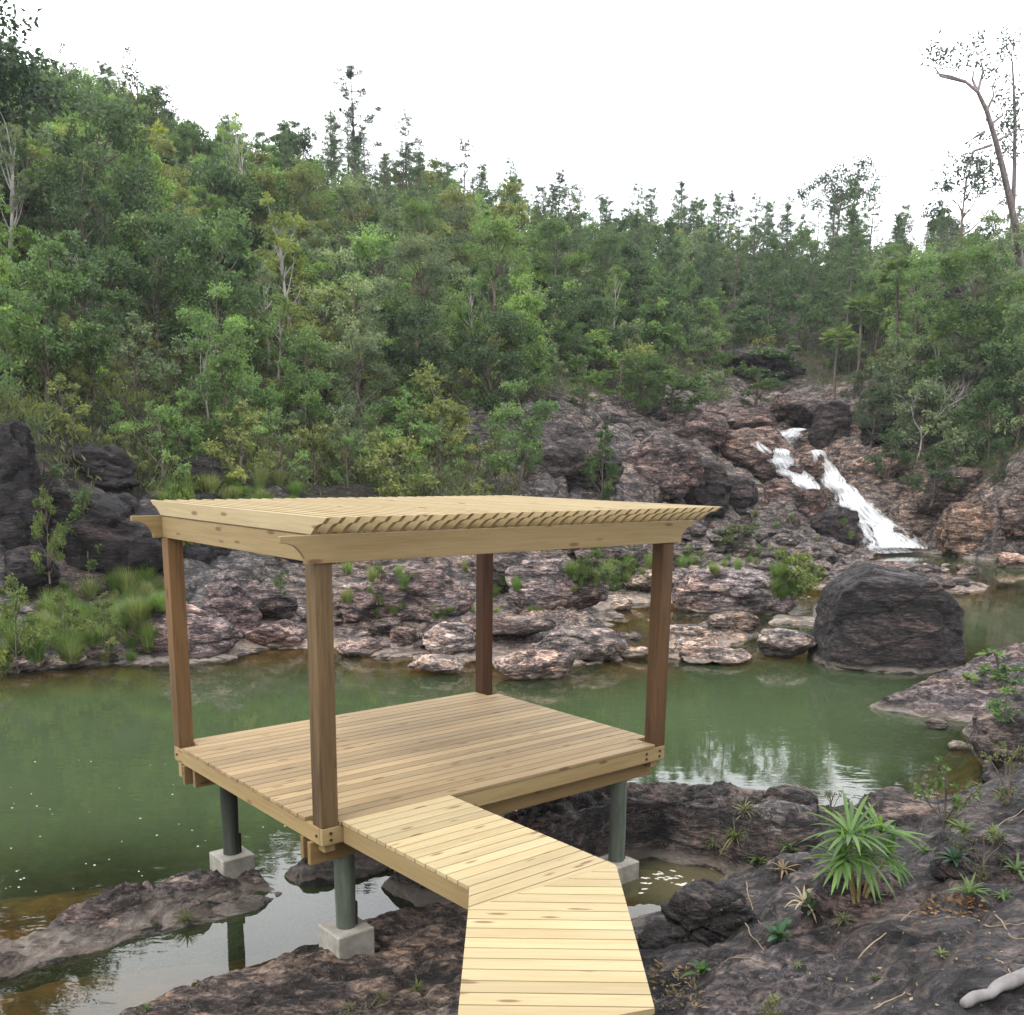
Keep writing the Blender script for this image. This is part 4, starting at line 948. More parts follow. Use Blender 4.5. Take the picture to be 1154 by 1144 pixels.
SHRUB = [make_tree('shrub', *tree_broad(380 + i, 2.0, R, nl, per, lf, .05, 1, .1, 0), crown_name='foliage', trunk_name='stem') for i, (R, nl, per, lf) in enumerate(((.95, 16, 190, .11), (.75, 13, 200, .085), (1.1, 15, 150, .14), (.8, 12, 170, .07)))]
BARE = [make_tree('dead_tree', tree_bare(400 + i, 6.0, 2), None, bark=M_PALE) for i in range(4)]

GREENS = {'dark green': (0.086, 0.139, 0.063), 'deep green': (0.109, 0.176, 0.070), 'mid green': (0.145, 0.229, 0.083), 'fresh green': (0.185, 0.280, 0.086), 'grey green': (0.178, 0.224, 0.129), 'olive green': (0.191, 0.217, 0.080), 'yellowish green': (0.246, 0.294, 0.077)}
rt = np.random.default_rng(77)

def region(px):
    return 'left' if px < 330 else ('middle' if px < 680 else ('back' if px < 930 else 'right'))
RTXT = {'left': 'on the steep left hillside', 'middle': 'on the slope behind the pavilion', 'back': 'on the hill left of the waterfall ravine', 'right': 'on the bank right of the waterfall'}

# candidate spots spread evenly over the wooded slopes, nearest first
cx_, cy_ = [], []
Yc = 23.0
while Yc < 118:
    st = 2.0 + .022 * Yc
    half = .56 * Yc + 4
    for xx in np.arange(-half, half, st): cx_.append(xx + rt.uniform(-.42, .42) * st); cy_.append(Yc + rt.uniform(-.4, .4) * st)
    Yc += st
cx_, cy_ = np.array(cx_), np.array(cy_)
FR = field(cx_, cy_)
def to_px(p):
    q = np.asarray(p, float) - [0, 0, EYE]; z = q[1] * cos(PITCH) - q[2] * sin(PITCH); v = -(q[1] * sin(PITCH) + q[2] * cos(PITCH)); u = q[0]
    u, v = FOC * u / z, FOC * v / z; return 577 + cos(ROLL) * u - sin(ROLL) * v, 769 + sin(ROLL) * u + cos(ROLL) * v
count = {}
def use(k, lim=270):
    count[k] = count.get(k, 0) + 1; return count[k] <= lim
gh_ = ground(cx_, cy_)[0]
order = np.argsort(cy_)
patch = .98 + .34 * fbm(np.c_[cx_ * .055, cy_ * .05, cx_ * 0 + 1.7], 3)      # stands of lighter and darker kinds
# how high the wood reaches against the sky, column by column
SKY_X = (-100, 0, 60, 130, 150, 200, 240, 300, 345, 385, 450, 520, 560, 600, 700, 760, 850, 930, 1000, 1060, 1154, 1300)
SKY_Y = (70, 78, 85, 98, 132, 134, 150, 152, 165, 192, 197, 208, 225, 240, 262, 250, 255, 245, 262, 282, 292, 300)
for i in order:
    x, y, z0, rk = cx_[i], cy_[i], gh_[i], FR[i, 1]
    if z0 < .8: continue
    px, py = to_px((x, y, z0 + 2))
    if not (-90 < px < 1245): continue
    if rk > .45 + rt.uniform(-.1, .12): continue
    if py < 40 - 200: continue
    dns = rt.random(); near = y < 36
    hmax = max(1.2, at_y(px, np.interp(px, SKY_X, SKY_Y) + rt.uniform(-24, 18), y)[2] - z0); p = (x, y, z0 - .05); rg = region(px); rz = rt.uniform(0, 6.28)
    # pick kind by place: shrubs low on the bank, slender and broadleaf mid-slope, pines towards the ridge
    tnoise = perlin(np.array([[x * .11, y * .09, 3.3]]))[0]; ridge = y > 66 + 8 * perlin(np.array([[x * .08, 7.7, 0]]))[0]
    if near and rg in ('left', 'middle') and dns < .74 or (rk > .2 and dns < .7):
        g = ['fresh green', 'mid green', 'grey green', 'olive green'][int(rt.integers(0, 4))]; s = rt.uniform(.65, 1.45)
        if use('shrub', 290): plant(SHRUB[int(rt.integers(0, 4))], p, s, rz, np.array(GREENS[g]) * rt.uniform(.85, 1.2), g + ' bush low ' + RTXT[rg], 'bush', g + ' bushes low ' + RTXT[rg])
    elif ridge and dns < (.20 if rg == 'left' else .55) or (y > 60 and dns < .07):
        g = 'dark green' if rt.random() < .6 else 'deep green'; s = min(rt.uniform(.6, 1.0) * (.85 if rg == 'left' else 1), (hmax + rt.uniform(0, 3.2)) / 10)
        if use('pine'): plant(PINE[int(rt.integers(0, 4))], p, s, rz, np.array(GREENS[g]) * rt.uniform(.85, 1.15), g + ' upright pine ' + RTXT[rg], 'pine', g + ' pines ' + RTXT[rg])
    elif dns < .30 + (.12 if near else 0):
        g = ['fresh green', 'mid green', 'grey green', 'yellowish green'][int(rt.choice(4, p=[.36, .3, .26, .08]))]; s = min(rt.uniform(.45, .95), hmax / 7)
        if use('slender'): plant(SLENDER[int(rt.integers(0, 3))], p, s, rz, np.array(GREENS[g]) * rt.uniform(.8, 1.15) * patch[i], g + ' slender tree with pale stem ' + RTXT[rg], 'tree', g + ' slender trees ' + RTXT[rg])
    elif dns < .345:
        if use('bare', 40): plant(BARE[int(rt.integers(0, 4))], p, rt.uniform(.5, .95), rz, (1, 1, 1), 'leafless pale grey tree among the greenery ' + RTXT[rg], 'dead tree', 'leafless pale trees ' + RTXT[rg])
    else:
        k = .5 + tnoise * 1.3 + rt.normal() * .18; g = ['dark green', 'deep green', 'mid green', 'grey green', 'fresh green', 'olive green'][int(np.clip(k * 6, 0, 5))]
        s = min(rt.uniform(.55, .95) * (.72 if near else 1.0), hmax / 7.6)
        if use('broad', 300): plant(BROAD[int(rt.integers(0, 6))], p, s, rz, np.array(GREENS[g]) * rt.uniform(.72, 1.2) * patch[i], g + ' broadleaf tree ' + RTXT[rg], 'tree', g + ' broadleaf trees ' + RTXT[rg], sz=rt.uniform(.85, 1.15))
sx_, sy_ = [], []
for yy in np.arange(21.5, 46, 1.5):
    for xx in np.arange(-.56 * yy - 2, .56 * yy + 2, 1.7): sx_.append(xx + rt.uniform(-.7, .7)); sy_.append(yy + rt.uniform(-.7, .7))
sx_, sy_ = np.array(sx_), np.array(sy_); sr_ = field(sx_, sy_)[:, 1]; sh_ = ground(sx_, sy_)[0]
for x, y, rk, z0 in zip(sx_, sy_, sr_, sh_):
    px, py = to_px((x, y, z0)); rg = region(px)
    if z0 < 1.2 or rk > .55 or not -60 < px < 1200 or rt.random() < .25: continue
    g = ['fresh green', 'mid green', 'grey green', 'olive green'][int(rt.integers(0, 4))]; s = rt.uniform(.5, 1.15)
    if use('shrub', 299): plant(SHRUB[int(rt.integers(0, 4))], (x, y, z0 - .08), s, rt.uniform(0, 6.28), np.array(GREENS[g]) * rt.uniform(.85, 1.2), g + ' bush low ' + RTXT[rg], 'bush', g + ' bushes low ' + RTXT[rg])
YOUNG = [make_tree('young_tree', *tree_broad(440 + i, 3.6, R, nl, per, lf, .06, 1, .1, 0)) for i, (R, nl, per, lf) in enumerate(((1.7, 20, 210, .17), (1.4, 18, 220, .14), (2.0, 22, 180, .20), (1.5, 20, 160, .22)))]
vx_, vy_ = [], []
yy = 44.
while yy < 116:
    st = 1.9 + .018 * yy
    for xx in np.arange(-.56 * yy - 2, .56 * yy + 2, st): vx_.append(xx + rt.uniform(-.5, .5) * st); vy_.append(yy + rt.uniform(-.5, .5) * st)
    yy += st * 1.15
vx_, vy_ = np.array(vx_), np.array(vy_); vr_ = field(vx_, vy_)[:, 1]; vh_ = ground(vx_, vy_)[0]; od = np.argsort(np.where(vx_ > .02 * vy_, vy_, vy_ + 60))
for x, y, rk, z0 in zip(vx_[od], vy_[od], vr_[od], vh_[od]):
    px, py = to_px((x, y, z0)); rg = region(px)
    if z0 < 2 or rk > .34 or not -40 < px < 1190: continue
    g = ['fresh green', 'mid green', 'grey green', 'deep green', 'dark green'][int(rt.integers(0, 5))]; s = rt.uniform(.6, 1.2)
    if use('young', 299): plant(YOUNG[int(rt.integers(0, 4))], (x, y, z0 - .1), s, rt.uniform(0, 6.28), np.array(GREENS[g]) * rt.uniform(.85, 1.2), g + ' low bushy young tree ' + RTXT[rg], 'young tree', g + ' young trees ' + RTXT[rg])
print('COUNTS', count, len(cx_), len(vx_))

# low undergrowth that hides the soil
nu = 60000
ux_, uy_ = rt.uniform(-1, 1, nu), 21.5 + 62 * rt.random(nu) ** 1.6
ux_ = ux_ * (.56 * uy_ + 3)
uf = field(ux_, uy_); uh = ground(ux_, uy_)[0]
m = (uf[:, 1] < .40 + .25 * fbm(np.c_[ux_ * .5, uy_ * .5, ux_ * 0], 2)) & (uh > .5); ux_, uy_, uh = ux_[m], uy_[m], uh[m]; n = len(ux_); k = 5
P = np.repeat(np.c_[ux_, uy_, uh], k, 0) + rt.normal(size=(n * k, 3)) * np.array([.18, .18, .08]); D = unit(n * k, rt); D[:, 2] = np.abs(D[:, 2]) + .4
V, F = leaves(P, D, rt.uniform(.12, .34, n * k), rt.uniform(.03, .07, n * k), .1, rt)
tn = np.clip(np.repeat(.45 + .35 * fbm(np.c_[ux_ * .4, uy_ * .4, ux_ * 0], 3), k) + rt.normal(size=n * k) * .12, 0, 1)
ug = mesh_obj('undergrowth', V, F, M_LEAF, attrs={'tint': ('FLOAT', np.repeat(tn, 4))}); ug.color = (.12, .145, .06, 1); tag(ug, 'low scrubby undergrowth covering the soil of the slopes', 'undergrowth', kind='stuff')

# single trees that stand out against the sky
def on(px, py, Y=None): return at_y(px, py, Y) if Y else hit(px, py)
def on_ground(px, Y):
    p = at_y(px, 400, Y); return np.array([p[0], p[1], gz(p[0], p[1]) - .1])
def solo(kind, px, Y, top_px, h0, rz, color, label, cat, bark=None, dy=0):
    """a tree rooted on the slope at column px, distance Y, whose tip reaches image row top_px."""
    p = on_ground(px, Y); top = at_y(px, top_px, Y)[2]; s = max(.3, (top - p[2]) / h0); return plant(kind, p, s, rz, color, label, cat, bark=bark)
TALL = make_tree('pine_tree', *tree_pine(501, 10.0, 2.1, 1.1, .46, .45), leafm=M_NEEDLE); TALL2 = make_tree('pine_tree', *tree_pine(504, 10.0, 1.7, .9, .5, .4), leafm=M_NEEDLE)
solo(TALL, 407, 76, 72, 10, .6, (.030, .05, .034), 'tallest lone pine with sparse crown standing above the ridge', 'pine')
solo(TALL2, 458, 78, 128, 10, 2.0, (.034, .055, .036), 'thin sparse pine right of the tallest ridge pine', 'pine')
solo(TALL2, 525, 84, 156, 10, 4.0, (.034, .055, .036), 'dark narrow pine on the ridge above the middle of the roof', 'pine')
solo(PINE[1], 628, 92, 194, 10, 1.0, (.034, .056, .034), 'dark dense pine tip above the middle of the ridge', 'pine')
solo(PINE[3], 722, 105, 220, 10, 2.2, (.034, .056, .034), 'dark pine on the far ridge before the dip in the skyline', 'pine')
solo(PINE[0], 762, 108, 205, 10, 3.0, (.034, .056, .034), 'tallest of the dark pines on the far ridge', 'pine')
solo(PINE[1], 815, 110, 217, 10, .3, (.034, .056, .034), 'broad dark pine on the far ridge', 'pine')
solo(PINE[2], 852, 112, 225, 10, 5.0, (.034, .056, .034), 'ragged pine beside the flat-topped tree', 'pine')
UMB = make_tree('broadleaf_tree', *tree_broad(520, 7.0, 3.6, 22, 230, .2, .62, 1, .3, 0))
solo(UMB, 930, 112, 198, 7, .5, (.036, .062, .036), 'spreading flat-topped tree on the skyline above the waterfall', 'tree')
solo(BROAD[3], 700, 100, 238, 7, .5, (.04, .07, .036), 'round tree in the dip of the far skyline', 'tree')
AIRY = make_tree('broadleaf_tree', *tree_broad(530, 7.0, 2.2, 20, 110, .19, .34, 1, .5, 0))
solo(AIRY, 175, 70, 66, 7, 1.5, (.05, .078, .05), 'airy sparse tree on the left skyline', 'tree')
solo(AIRY, 100, 66, 62, 7, 2.9, (.045, .072, .048), 'loose crowned tree topping the left hillside', 'tree')
solo(AIRY, 1068, 80, 165, 7, 3.4, (.05, .075, .05), 'thin wispy tree left of the leaning tree', 'tree', bark=(1.2, 1.2, 1.2))
solo(BROAD[2], -22, 40, -40, 7, 3.0, (.030, .055, .026), 'large dark tree filling the top left corner', 'tree')
solo(BROAD[0], 345, 74, 152, 7, 4.0, (.034, .06, .03), 'round dark crowned tree on the ridge left of the tallest pine', 'tree')
def palm(px, Y, top_px, color, label, fr=.62, bark=None):
    p = on_ground(px, Y); h = max(1.5, at_y(px, top_px, Y)[2] - p[2] - fr * .5)
    e = make_tree('fan_palm', *tree_palm(int(px), h, 18, fr * 1.5), crown_name='fronds'); return plant(e, p, 1, 0, color, label, 'palm', bark=bark)
palm(165, 55, 146, (.24, .27, .06), 'yellow-green fan palm high on the left hillside', .75)
palm(253, 44, 266, (.15, .2, .06), 'fan palm on a thin pale trunk on the left hillside', .6, (2.2, 2.1, 2.0))
for px, Y, tp, c, lab in ((1015, 62, 305, (.15, .2, .05), 'bright fan palm above the right bank'), (962, 66, 340, (.15, .2, .05), 'light green palm in front of the dark forest right of the ravine'), (945, 64, 375, (.17, .22, .05), 'lowest yellowish palm beside the ravine'),
                          (1055, 60, 348, (.11, .16, .045), 'green palm beside the black split rock'), (1040, 90, 250, (.13, .15, .04), 'palm with yellow fronds on the right skyline')):
    palm(px, Y, tp, np.array(c) * (.75, .82, 1.1), lab, .8)
for px, Y, tp, c, k, lab in ((1100, 55, 285, (.085, .14, .045), 0, 'feathery light green tree on the right bank under the leaning tree'), (1125, 50, 430, (.06, .11, .035), 5, 'dense green tree over the tan rock face'),
                             (1135, 47, 500, (.045, .085, .03), 5, 'dark leafy tree overhanging the tan rock face'), (990, 56, 430, (.07, .10, .055), 4, 'grey-green tree leaning over the waterfall'),
                             (560, 40, 345, (.05, .082, .036), 2, 'broad dusky tree behind the pavilion, left of the rock outcrop'), (470, 40, 350, (.045, .075, .036), 0, 'dark rounded tree behind the middle of the roof'),
                             (330, 37, 430, (.07, .12, .055), 4, 'pale green feathery tree above the roof'), (730, 50, 395, (.075, .13, .04), 2, 'bright leafy tree above the rocks left of the falls')):
    solo(BROAD[k], px, Y, tp, 7, px * .37, c, lab, 'tree')
solo(BARE[0], 228, 33, 370, 6, .4, (1, 1, 1), 'pale dead tree with drooping branches above the left end of the roof', 'dead tree')
solo(BARE[1], 1045, 53, 405, 6, 1.4, (1, 1, 1), 'forked pale dead tree on the right bank', 'dead tree')
# the leaning tree at the right edge
r = np.random.default_rng(9); Yl = 62.
LP = [at_y(px, py, Yl - .02 * (300 - py)) for px, py in ((1153, 330), (1146, 262), (1138, 225), (1130, 190), (1121, 155), (1112, 125), (1102, 104), (1088, 92), (1072, 86), (1052, 82))]
tp = [tube(LP, [.23, .20, .18, .16, .14, .12, .09, .07, .05, .025], 7)]
LB = [((1112, 125), (1120, 108), (1118, 96)), ((1102, 104), (1096, 90), (1098, 76)), ((1117, 140), (1130, 130), (1132, 120)), ((1118, 163), (1098, 170), (1090, 185), (1085, 205)), ((1110, 148), (1098, 155), (1094, 158)), ((1122, 160), (1140, 150), (1148, 140)), ((1088, 92), (1060, 86), (1052, 74)), ((1102, 104), (1108, 80), (1104, 64))]
LV, LF, LT, off = [], [], [], 0
for b in LB: tp.append(tube([at_y(px, py, Yl - 2.) for px, py in b], np.linspace(.09, .025, len(b)), 5))
for px, py, rad, n in ((1050, 62, .55, 60), (1062, 58, .4, 40), (1100, 62, .7, 80), (1092, 52, .35, 24), (1104, 46, .3, 20), (1114, 84, .4, 36), (1095, 192, .5, 110), (1112, 188, .5, 80), (1075, 194, .6, 110), (1120, 205, .3, 30), (1062, 66, .4, 30), (1130, 112, .4, 30), (1140, 120, .5, 50), (1078, 74, .4, 20)):
    c = at_y(px, py, Yl - 2.); P = c + r.normal(size=(n, 3)) * rad * .6; V, F = leaves(P, unit(n, r), r.uniform(.18, .36, n), .12, .1, r); LV.append(V); LF.append(F + off); LT.append(np.full(4 * n, .4)); off += len(V)
lt = make_tree('leaning_tree', join(tp), (np.vstack(LV), np.vstack(LF), np.concatenate(LT)))
for ch in lt.children: ch.color = (.06, .08, .075, 1) if ch.name.startswith('crown') else (1.7, 1.75, 2.1, 1)
tag(lt, 'tall bare-trunked tree leaning left at the right edge of the sky', 'tree')
tp = [tube([at_y(px, py, 66) for px, py in ((1143, 300), (1141, 255), (1143, 200), (1144, 140), (1142, 90), (1140, 60))], [.16, .14, .12, .10, .06, .03], 6)]; LV, LF, LT, off = [], [], [], 0
for px, py, rad, n in ((1132, 60, .5, 70), (1142, 44, .4, 40), (1130, 85, .5, 40), (1150, 110, .5, 50), (1136, 135, .6, 110), (1130, 150, .5, 80), (1148, 150, .5, 60), (1132, 168, .4, 60), (1128, 205, .4, 36), (1146, 175, .3, 20), (1131, 40, .3, 24)):
    c = at_y(px, py, 66); P = c + r.normal(size=(n, 3)) * rad * .65; V, F = leaves(P, unit(n, r), r.uniform(.18, .36, n), .12, .1, r); LV.append(V); LF.append(F + off); LT.append(np.full(4 * n, .4)); off += len(V)
    q = at_y(1142, py + 12, 66); tp.append(tube([q, (q + c) / 2 + [0, 0, .1], c], [.05, .03, .015], 4))
st_ = make_tree('slender_tree', join(tp), (np.vstack(LV), np.vstack(LF), np.concatenate(LT)))
for ch in st_.children: ch.color = (.06, .085, .07, 1) if ch.name.startswith('crown') else (1.1, 1.15, 1.4, 1)
tag(st_, 'thin straight tree rising behind the leaning tree', 'tree')

# ------------------------------------------------------------------ bank plants: bushes, grass clumps
def grass_mesh(seed, n, h, spread, w=.014):
    r = np.random.default_rng(seed); LV, LF, LT, off = [], [], [], 0; k = 5
    a = r.uniform(0, 6.28, n); out_ = r.uniform(.05, 1, n) * spread; L = h * r.uniform(.5, 1.1, n); b = np.c_[np.cos(a), np.sin(a), a * 0] * (r.uniform(0, .35, n) * spread)[:, None]
    d = np.c_[np.cos(a), np.sin(a), a * 0]; t = np.linspace(0, 1, k); V = np.zeros((n, k, 2, 3)); s = np.c_[-np.sin(a), np.cos(a), a * 0]
    for j, tt in enumerate(t):
        c = b + d * (out_ * tt ** 1.8)[:, None]; c[:, 2] = L * (tt - .32 * tt ** 2.5 * (out_ / spread)) ; ww = w * (1 - tt) ** .7 + .0015
        V[:, j, 0] = c - s * ww / 2; V[:, j, 1] = c + s * ww / 2
    base = (np.arange(n) * k * 2)[:, None]; j = np.arange(k - 1)[None] * 2; F = np.stack([base + j, base + j + 1, base + j + 3, base + j + 2], -1).reshape(-1, 4)
    return V.reshape(-1, 3), F, np.repeat(np.clip(.45 + .2 * r.normal(size=n), 0, 1), k * 2)
GR = []
for i, (n, h, sp, w) in enumerate(((420, .70, .50, .013), (340, .85, .60, .014), (260, .45, .42, .012))):
    V, F, T = grass_mesh(600 + i, n, h, sp, w); o = mesh_obj('grass_clump', V, F, M_BLADE, attrs={'tint': ('FLOAT', T)}); GR.append(o)
GU = set()
def grass(k, p, s, c, label, group=None, sz=1.):
    if k in GU: o = GR[k].copy(); COL.objects.link(o)
    else: o = GR[k]; GU.add(k)
    o.location = (p[0], p[1], p[2] - .04); o.scale = (s, s, s * sz); o.rotation_euler = (rt.uniform(-.15, .15), rt.uniform(-.15, .15), rt.uniform(0, 6.28)); o.color = tuple(c) + (1,)
    for kk in ('group',):
        if kk in o.keys(): del o[kk]
    return tag(o, label, 'grass clump', group)
rg_ = np.random.default_rng(31)
GRC = [(.14, .21, .07), (.18, .235, .085), (.12, .19, .06), (.20, .225, .10)]
for (x0, x1, y0, y1, n, smin, smax, lab) in ((0, 175, 690, 748, 70, .45, .85, 'tall yellow-green grass clump on the left shore'), (60, 200, 655, 700, 40, .4, .75, 'tall grass clump at the foot of the black overhang'), (868, 926, 652, 672, 34, .4, .65, 'bright grass clump on the gravel bar behind the huge boulder'),
                                            (640, 745, 640, 668, 30, .35, .7, 'grass clump on the rocks between the back post and the far right post'), (745, 880, 622, 650, 18, .3, .55, 'grass clump on the ledge right of the far right post'), (380, 640, 640, 695, 30, .25, .5, 'grass clump in a crack of the grey rocks under the roof'),
                                            (180, 340, 545, 575, 34, .4, .75, 'tall grass clump on the ledge just above the roof corner'), (700, 960, 575, 625, 18, .3, .55, 'grass clump on the dark slope below the falls')):
    for k in range(n):
        p, nn = surf(rg_.uniform(x0, x1), rg_.uniform(y0, y1))
        if p[2] < .05: continue
        grass(int(rg_.integers(0, 3)), p, rg_.uniform(smin, smax), np.array(GRC[int(rg_.integers(0, 4))]) * rg_.uniform(.85, 1.15), lab, lab.replace('clump', 'clumps'), rg_.uniform(.9, 1.3))
BUSH = []
def bush(px, py, wpx, hpx, c, label, k=None, n=0, group=None, near=False):
    p = (hit(px, py) if near else surf(px, py)[0]); s = math.hypot(p[0], p[1]) / FOC; kk = int(rg_.integers(0, 4)) if k is None else k
    e = plant(SHRUB[kk], (p[0], p[1], p[2] - .05), hpx * s / 2.0, rg_.uniform(0, 6.28), c, label, 'bush', group)
    w = wpx / hpx * .95; e.scale = (e.scale[0] * w, e.scale[1] * w, e.scale[2]); return e
for px, py, w, h, c, lab in ((898, 670, 62, 48, (.15, .19, .055), 'bright feathery bush on the bar left of the huge boulder'), (425, 672, 36, 36, (.10, .17, .05), 'bright green bush right of the near post'), (318, 668, 26, 26, (.09, .16, .045), 'small bright bush left of the near post'),
                             (700, 662, 50, 34, (.11, .15, .05), 'bright bush beside the far right post'), (665, 655, 40, 40, (.085, .12, .045), 'grass-like bush left of the far right post'), (20, 750, 60, 80, (.14, .18, .055), 'tall reedy bush at the water on the far left'),
                             (75, 735, 70, 64, (.13, .17, .055), 'second reedy bush on the left shore'), (120, 728, 50, 50, (.14, .17, .06), 'reedy bush next to the small pale rock'), (100, 640, 70, 80, (.10, .15, .05), 'small leafy tree-like bush against the black overhang'), (55, 640, 40, 70, (.12, .16, .045), 'thin sapling-like bush beside the black cliff'),
                             (50, 545, 60, 60, (.08, .125, .055), 'light bush between the two black rocks'), (210, 610, 34, 60, (.14, .2, .05), 'bright sapling seen beside the left post'), (680, 560, 44, 70, (.06, .105, .035), 'green bush growing down the dark outcrop'), (600, 600, 60, 40, (.07, .11, .04), 'bush on the rock right of the roof edge'),
                             (1000, 535, 50, 40, (.06, .10, .04), 'bush on the rock wall right of the falls'), (1050, 560, 60, 44, (.05, .085, .035), 'bush on the dark rock above the plunge pool'), (830, 615, 60, 26, (.10, .12, .05), 'dry bush on the slope below the falls'), (790, 640, 40, 20, (.12, .16, .05), 'low bush on the ledge right of the far right post'),
                             (655, 455, 80, 50, (.10, .17, .05), 'bright green bush over the dark outcrop'), (700, 455, 80, 50, (.095, .165, .048), 'bright green bush right of the outcrop top'), (760, 462, 90, 46, (.075, .125, .04), 'green bush at the rim of the pink rocks'), (480, 505, 90, 56, (.13, .2, .055), 'brightest lime bush on the slope above the roof'),
                             (850, 455, 80, 36, (.07, .11, .04), 'bush at the head of the falls'), (800, 428, 70, 40, (.085, .14, .05), 'green bush before the left end of the long dark ledge'), (865, 432, 80, 36, (.08, .13, .05), 'green bush under the long dark ledge'), (965, 470, 60, 44, (.08, .12, .06), 'grey-green bush right of the black pointed rock'), (1085, 520, 80, 50, (.07, .12, .045), 'leafy bush hanging over the dark brown rock'), (1035, 500, 70, 44, (.085, .12, .05), 'dull green bush below the forked dead tree'), (540, 545, 70, 50, (.085, .14, .05), 'green bush just above the middle of the roof'), (590, 540, 60, 46, (.075, .12, .045), 'green bush at the foot of the dark outcrop')):
    bush(px, py, w, h, c, lab)
# ------------------------------------------------------------------ foreground plants and litter
FG = [o for o in COL.objects if o.type == 'MESH' and o.parent is None and o.name.split('.')[0] in ('ledge', 'rock', 'terrain')]
VB, FB, ob = [], [], 0
for o in FG:
    me = o.data
    if o.name != 'terrain' and (o.location.y > 18): continue
    mw = Matrix.LocRotScale(o.location, o.rotation_euler, o.scale); vv = np.empty(len(me.vertices) * 3, np.float32); me.vertices.foreach_get('co', vv)
    vv = vv.reshape(-1, 3) @ np.array(mw.to_3x3()).T + np.array(o.location)
    if o.name == 'terrain': ff = GF[(vv[GF[:, 0], 1] < 20)].tolist()
    else: ff = [list(p.vertices) for p in me.polygons]
    VB.append(vv); FB.extend([[i + ob for i in f] for f in ff]); ob += len(vv)
BVN = BVHTree.FromPolygons([tuple(v) for v in np.vstack(VB).tolist()], FB)
def nsurf(px, py):
    d = Vector(pray(px, py)).normalized(); h = BVN.ray_cast(Vector((0, 0, EYE)), d); return np.array(h[0]) if h[0] else at_z(px, py, .5)
# fan palm plant with stiff radiating blades
def blade(c, d, L, w, sag, n=6):
    d = d / np.linalg.norm(d); s = np.cross(d, [0, 0, 1.]); s /= (np.linalg.norm(s) + 1e-6); u = np.cross(s, d); V = []; t = np.linspace(0, 1, n)
    for tt in t:
        p = c + d * L * tt + np.array([0, 0, -sag * L * tt ** 2.2]); ww = w * (math.sin(pi * (.12 + .88 * tt)) ** .6 if tt < 1 else .06) * .5
        V += [p - s * ww + u * ww * .5, p, p + s * ww + u * ww * .5]
    F = []
    for j in range(n - 1):
        a = j * 3; F += [[a, a + 1, a + 4, a + 3], [a + 1, a + 2, a + 5, a + 4]]
    return np.array(V), np.array(F)
def fan_plant(base, heads, seed, name, label, cat, color, L=.34, w=.026, nb=16):
    r = np.random.default_rng(seed); e = empty(name, base); base = np.array(base)
    st = []
    for hd, L_, nrm in heads:
        hd = np.array(hd, float); c = hd - base; nrm = np.array(nrm, float); nrm /= np.linalg.norm(nrm)
        V, F = tube(curve_path((c[0] * .2, c[1] * .2, -.05), c, r, .05, 6), np.linspace(.012, .007, 6), 6); st.append((V, F))
        a = np.cross(nrm, [.2, .1, 1.]); a /= np.linalg.norm(a); b = np.cross(nrm, a); P = []; off = 0; VV, FF, TT = [], [], []
        for k in range(nb):
            th = 2 * pi * (k + r.uniform(-.2, .2)) / nb; d = a * cos(th) + b * sin(th) + nrm * r.uniform(.25, .75); V, F = blade(c, d, L_ * r.uniform(.75, 1.1), w * r.uniform(.8, 1.15), r.uniform(.1, .42))
            VV.append(V); FF.append(F + off); off += len(V); TT.append(np.full(len(V), np.clip(.5 + .2 * r.normal(), 0, 1)))
        o = mesh_obj('leaf_fan', np.vstack(VV), np.vstack(FF), M_BLADE, e, attrs={'tint': ('FLOAT', np.concatenate(TT))}); o.color = tuple(color) + (1,)
    V, F = join(st); o = mesh_obj('stem', V, F, M_DRY, e, True); o.color = (.8, .8, .5, 1)
    return tag(e, label, cat)
b0 = nsurf(968, 1012); sc_ = math.hypot(b0[0], b0[1]) / FOC
def off_(px, py, dy=0.): p = at_y(px, py, b0[1] + dy); return p
fan_plant(b0, [(off_(958, 940), 62 * sc_, (-.1, -.35, 1)), (off_(970, 962, -.05), 50 * sc_, (.1, -.8, .6)), (off_(992, 938, .1), 52 * sc_, (.45, .1, .9)), (off_(950, 968, -.1), 42 * sc_, (-.5, -.5, .6)), (off_(1000, 965, 0), 36 * sc_, (.7, -.3, .4))], 5, 'fan_palm_plant',
          'big spiky fan palm plant with radiating blades in the right foreground', 'plant', (.105, .185, .055), w=5.2 * sc_, nb=24)
def rosette(px, py, hpx, seed, label, color, nb=11, w=.16, name='rosette_plant', cat='plant', wild=.5, z=None):
    b = nsurf(px, py); s = math.hypot(b[0], b[1]) / FOC; L = hpx * s; r = np.random.default_rng(seed); VV, FF, TT, off = [], [], [], 0
    for k in range(nb):
        th = k * 2.4 + r.uniform(-.2, .2); el = r.uniform(.15, 1.25); d = np.array([cos(th) * cos(el), sin(th) * cos(el), sin(el)]); V, F = blade(np.array([0, 0, r.uniform(0, .25) * L]), d, L * r.uniform(.6, 1.05), L * w * r.uniform(.8, 1.2), r.uniform(.1, wild))
        VV.append(V); FF.append(F + off); off += len(V); TT.append(np.full(len(V), np.clip(.5 + .2 * r.normal(), 0, 1)))
    o = mesh_obj(name, np.vstack(VV), np.vstack(FF), M_BLADE, attrs={'tint': ('FLOAT', np.concatenate(TT))}); o.location = tuple(b); o.color = tuple(color) + (1,); return tag(o, label, cat)
rosette(878, 1062, 34, 1, 'blue-green leafy plant on the dark rock left of the fan palm', (.055, .12, .06), 13, .26)
rosette(790, 1100, 28, 2, 'small green leafy plant at the foot of the knobbly rock', (.07, .13, .045), 11, .24)
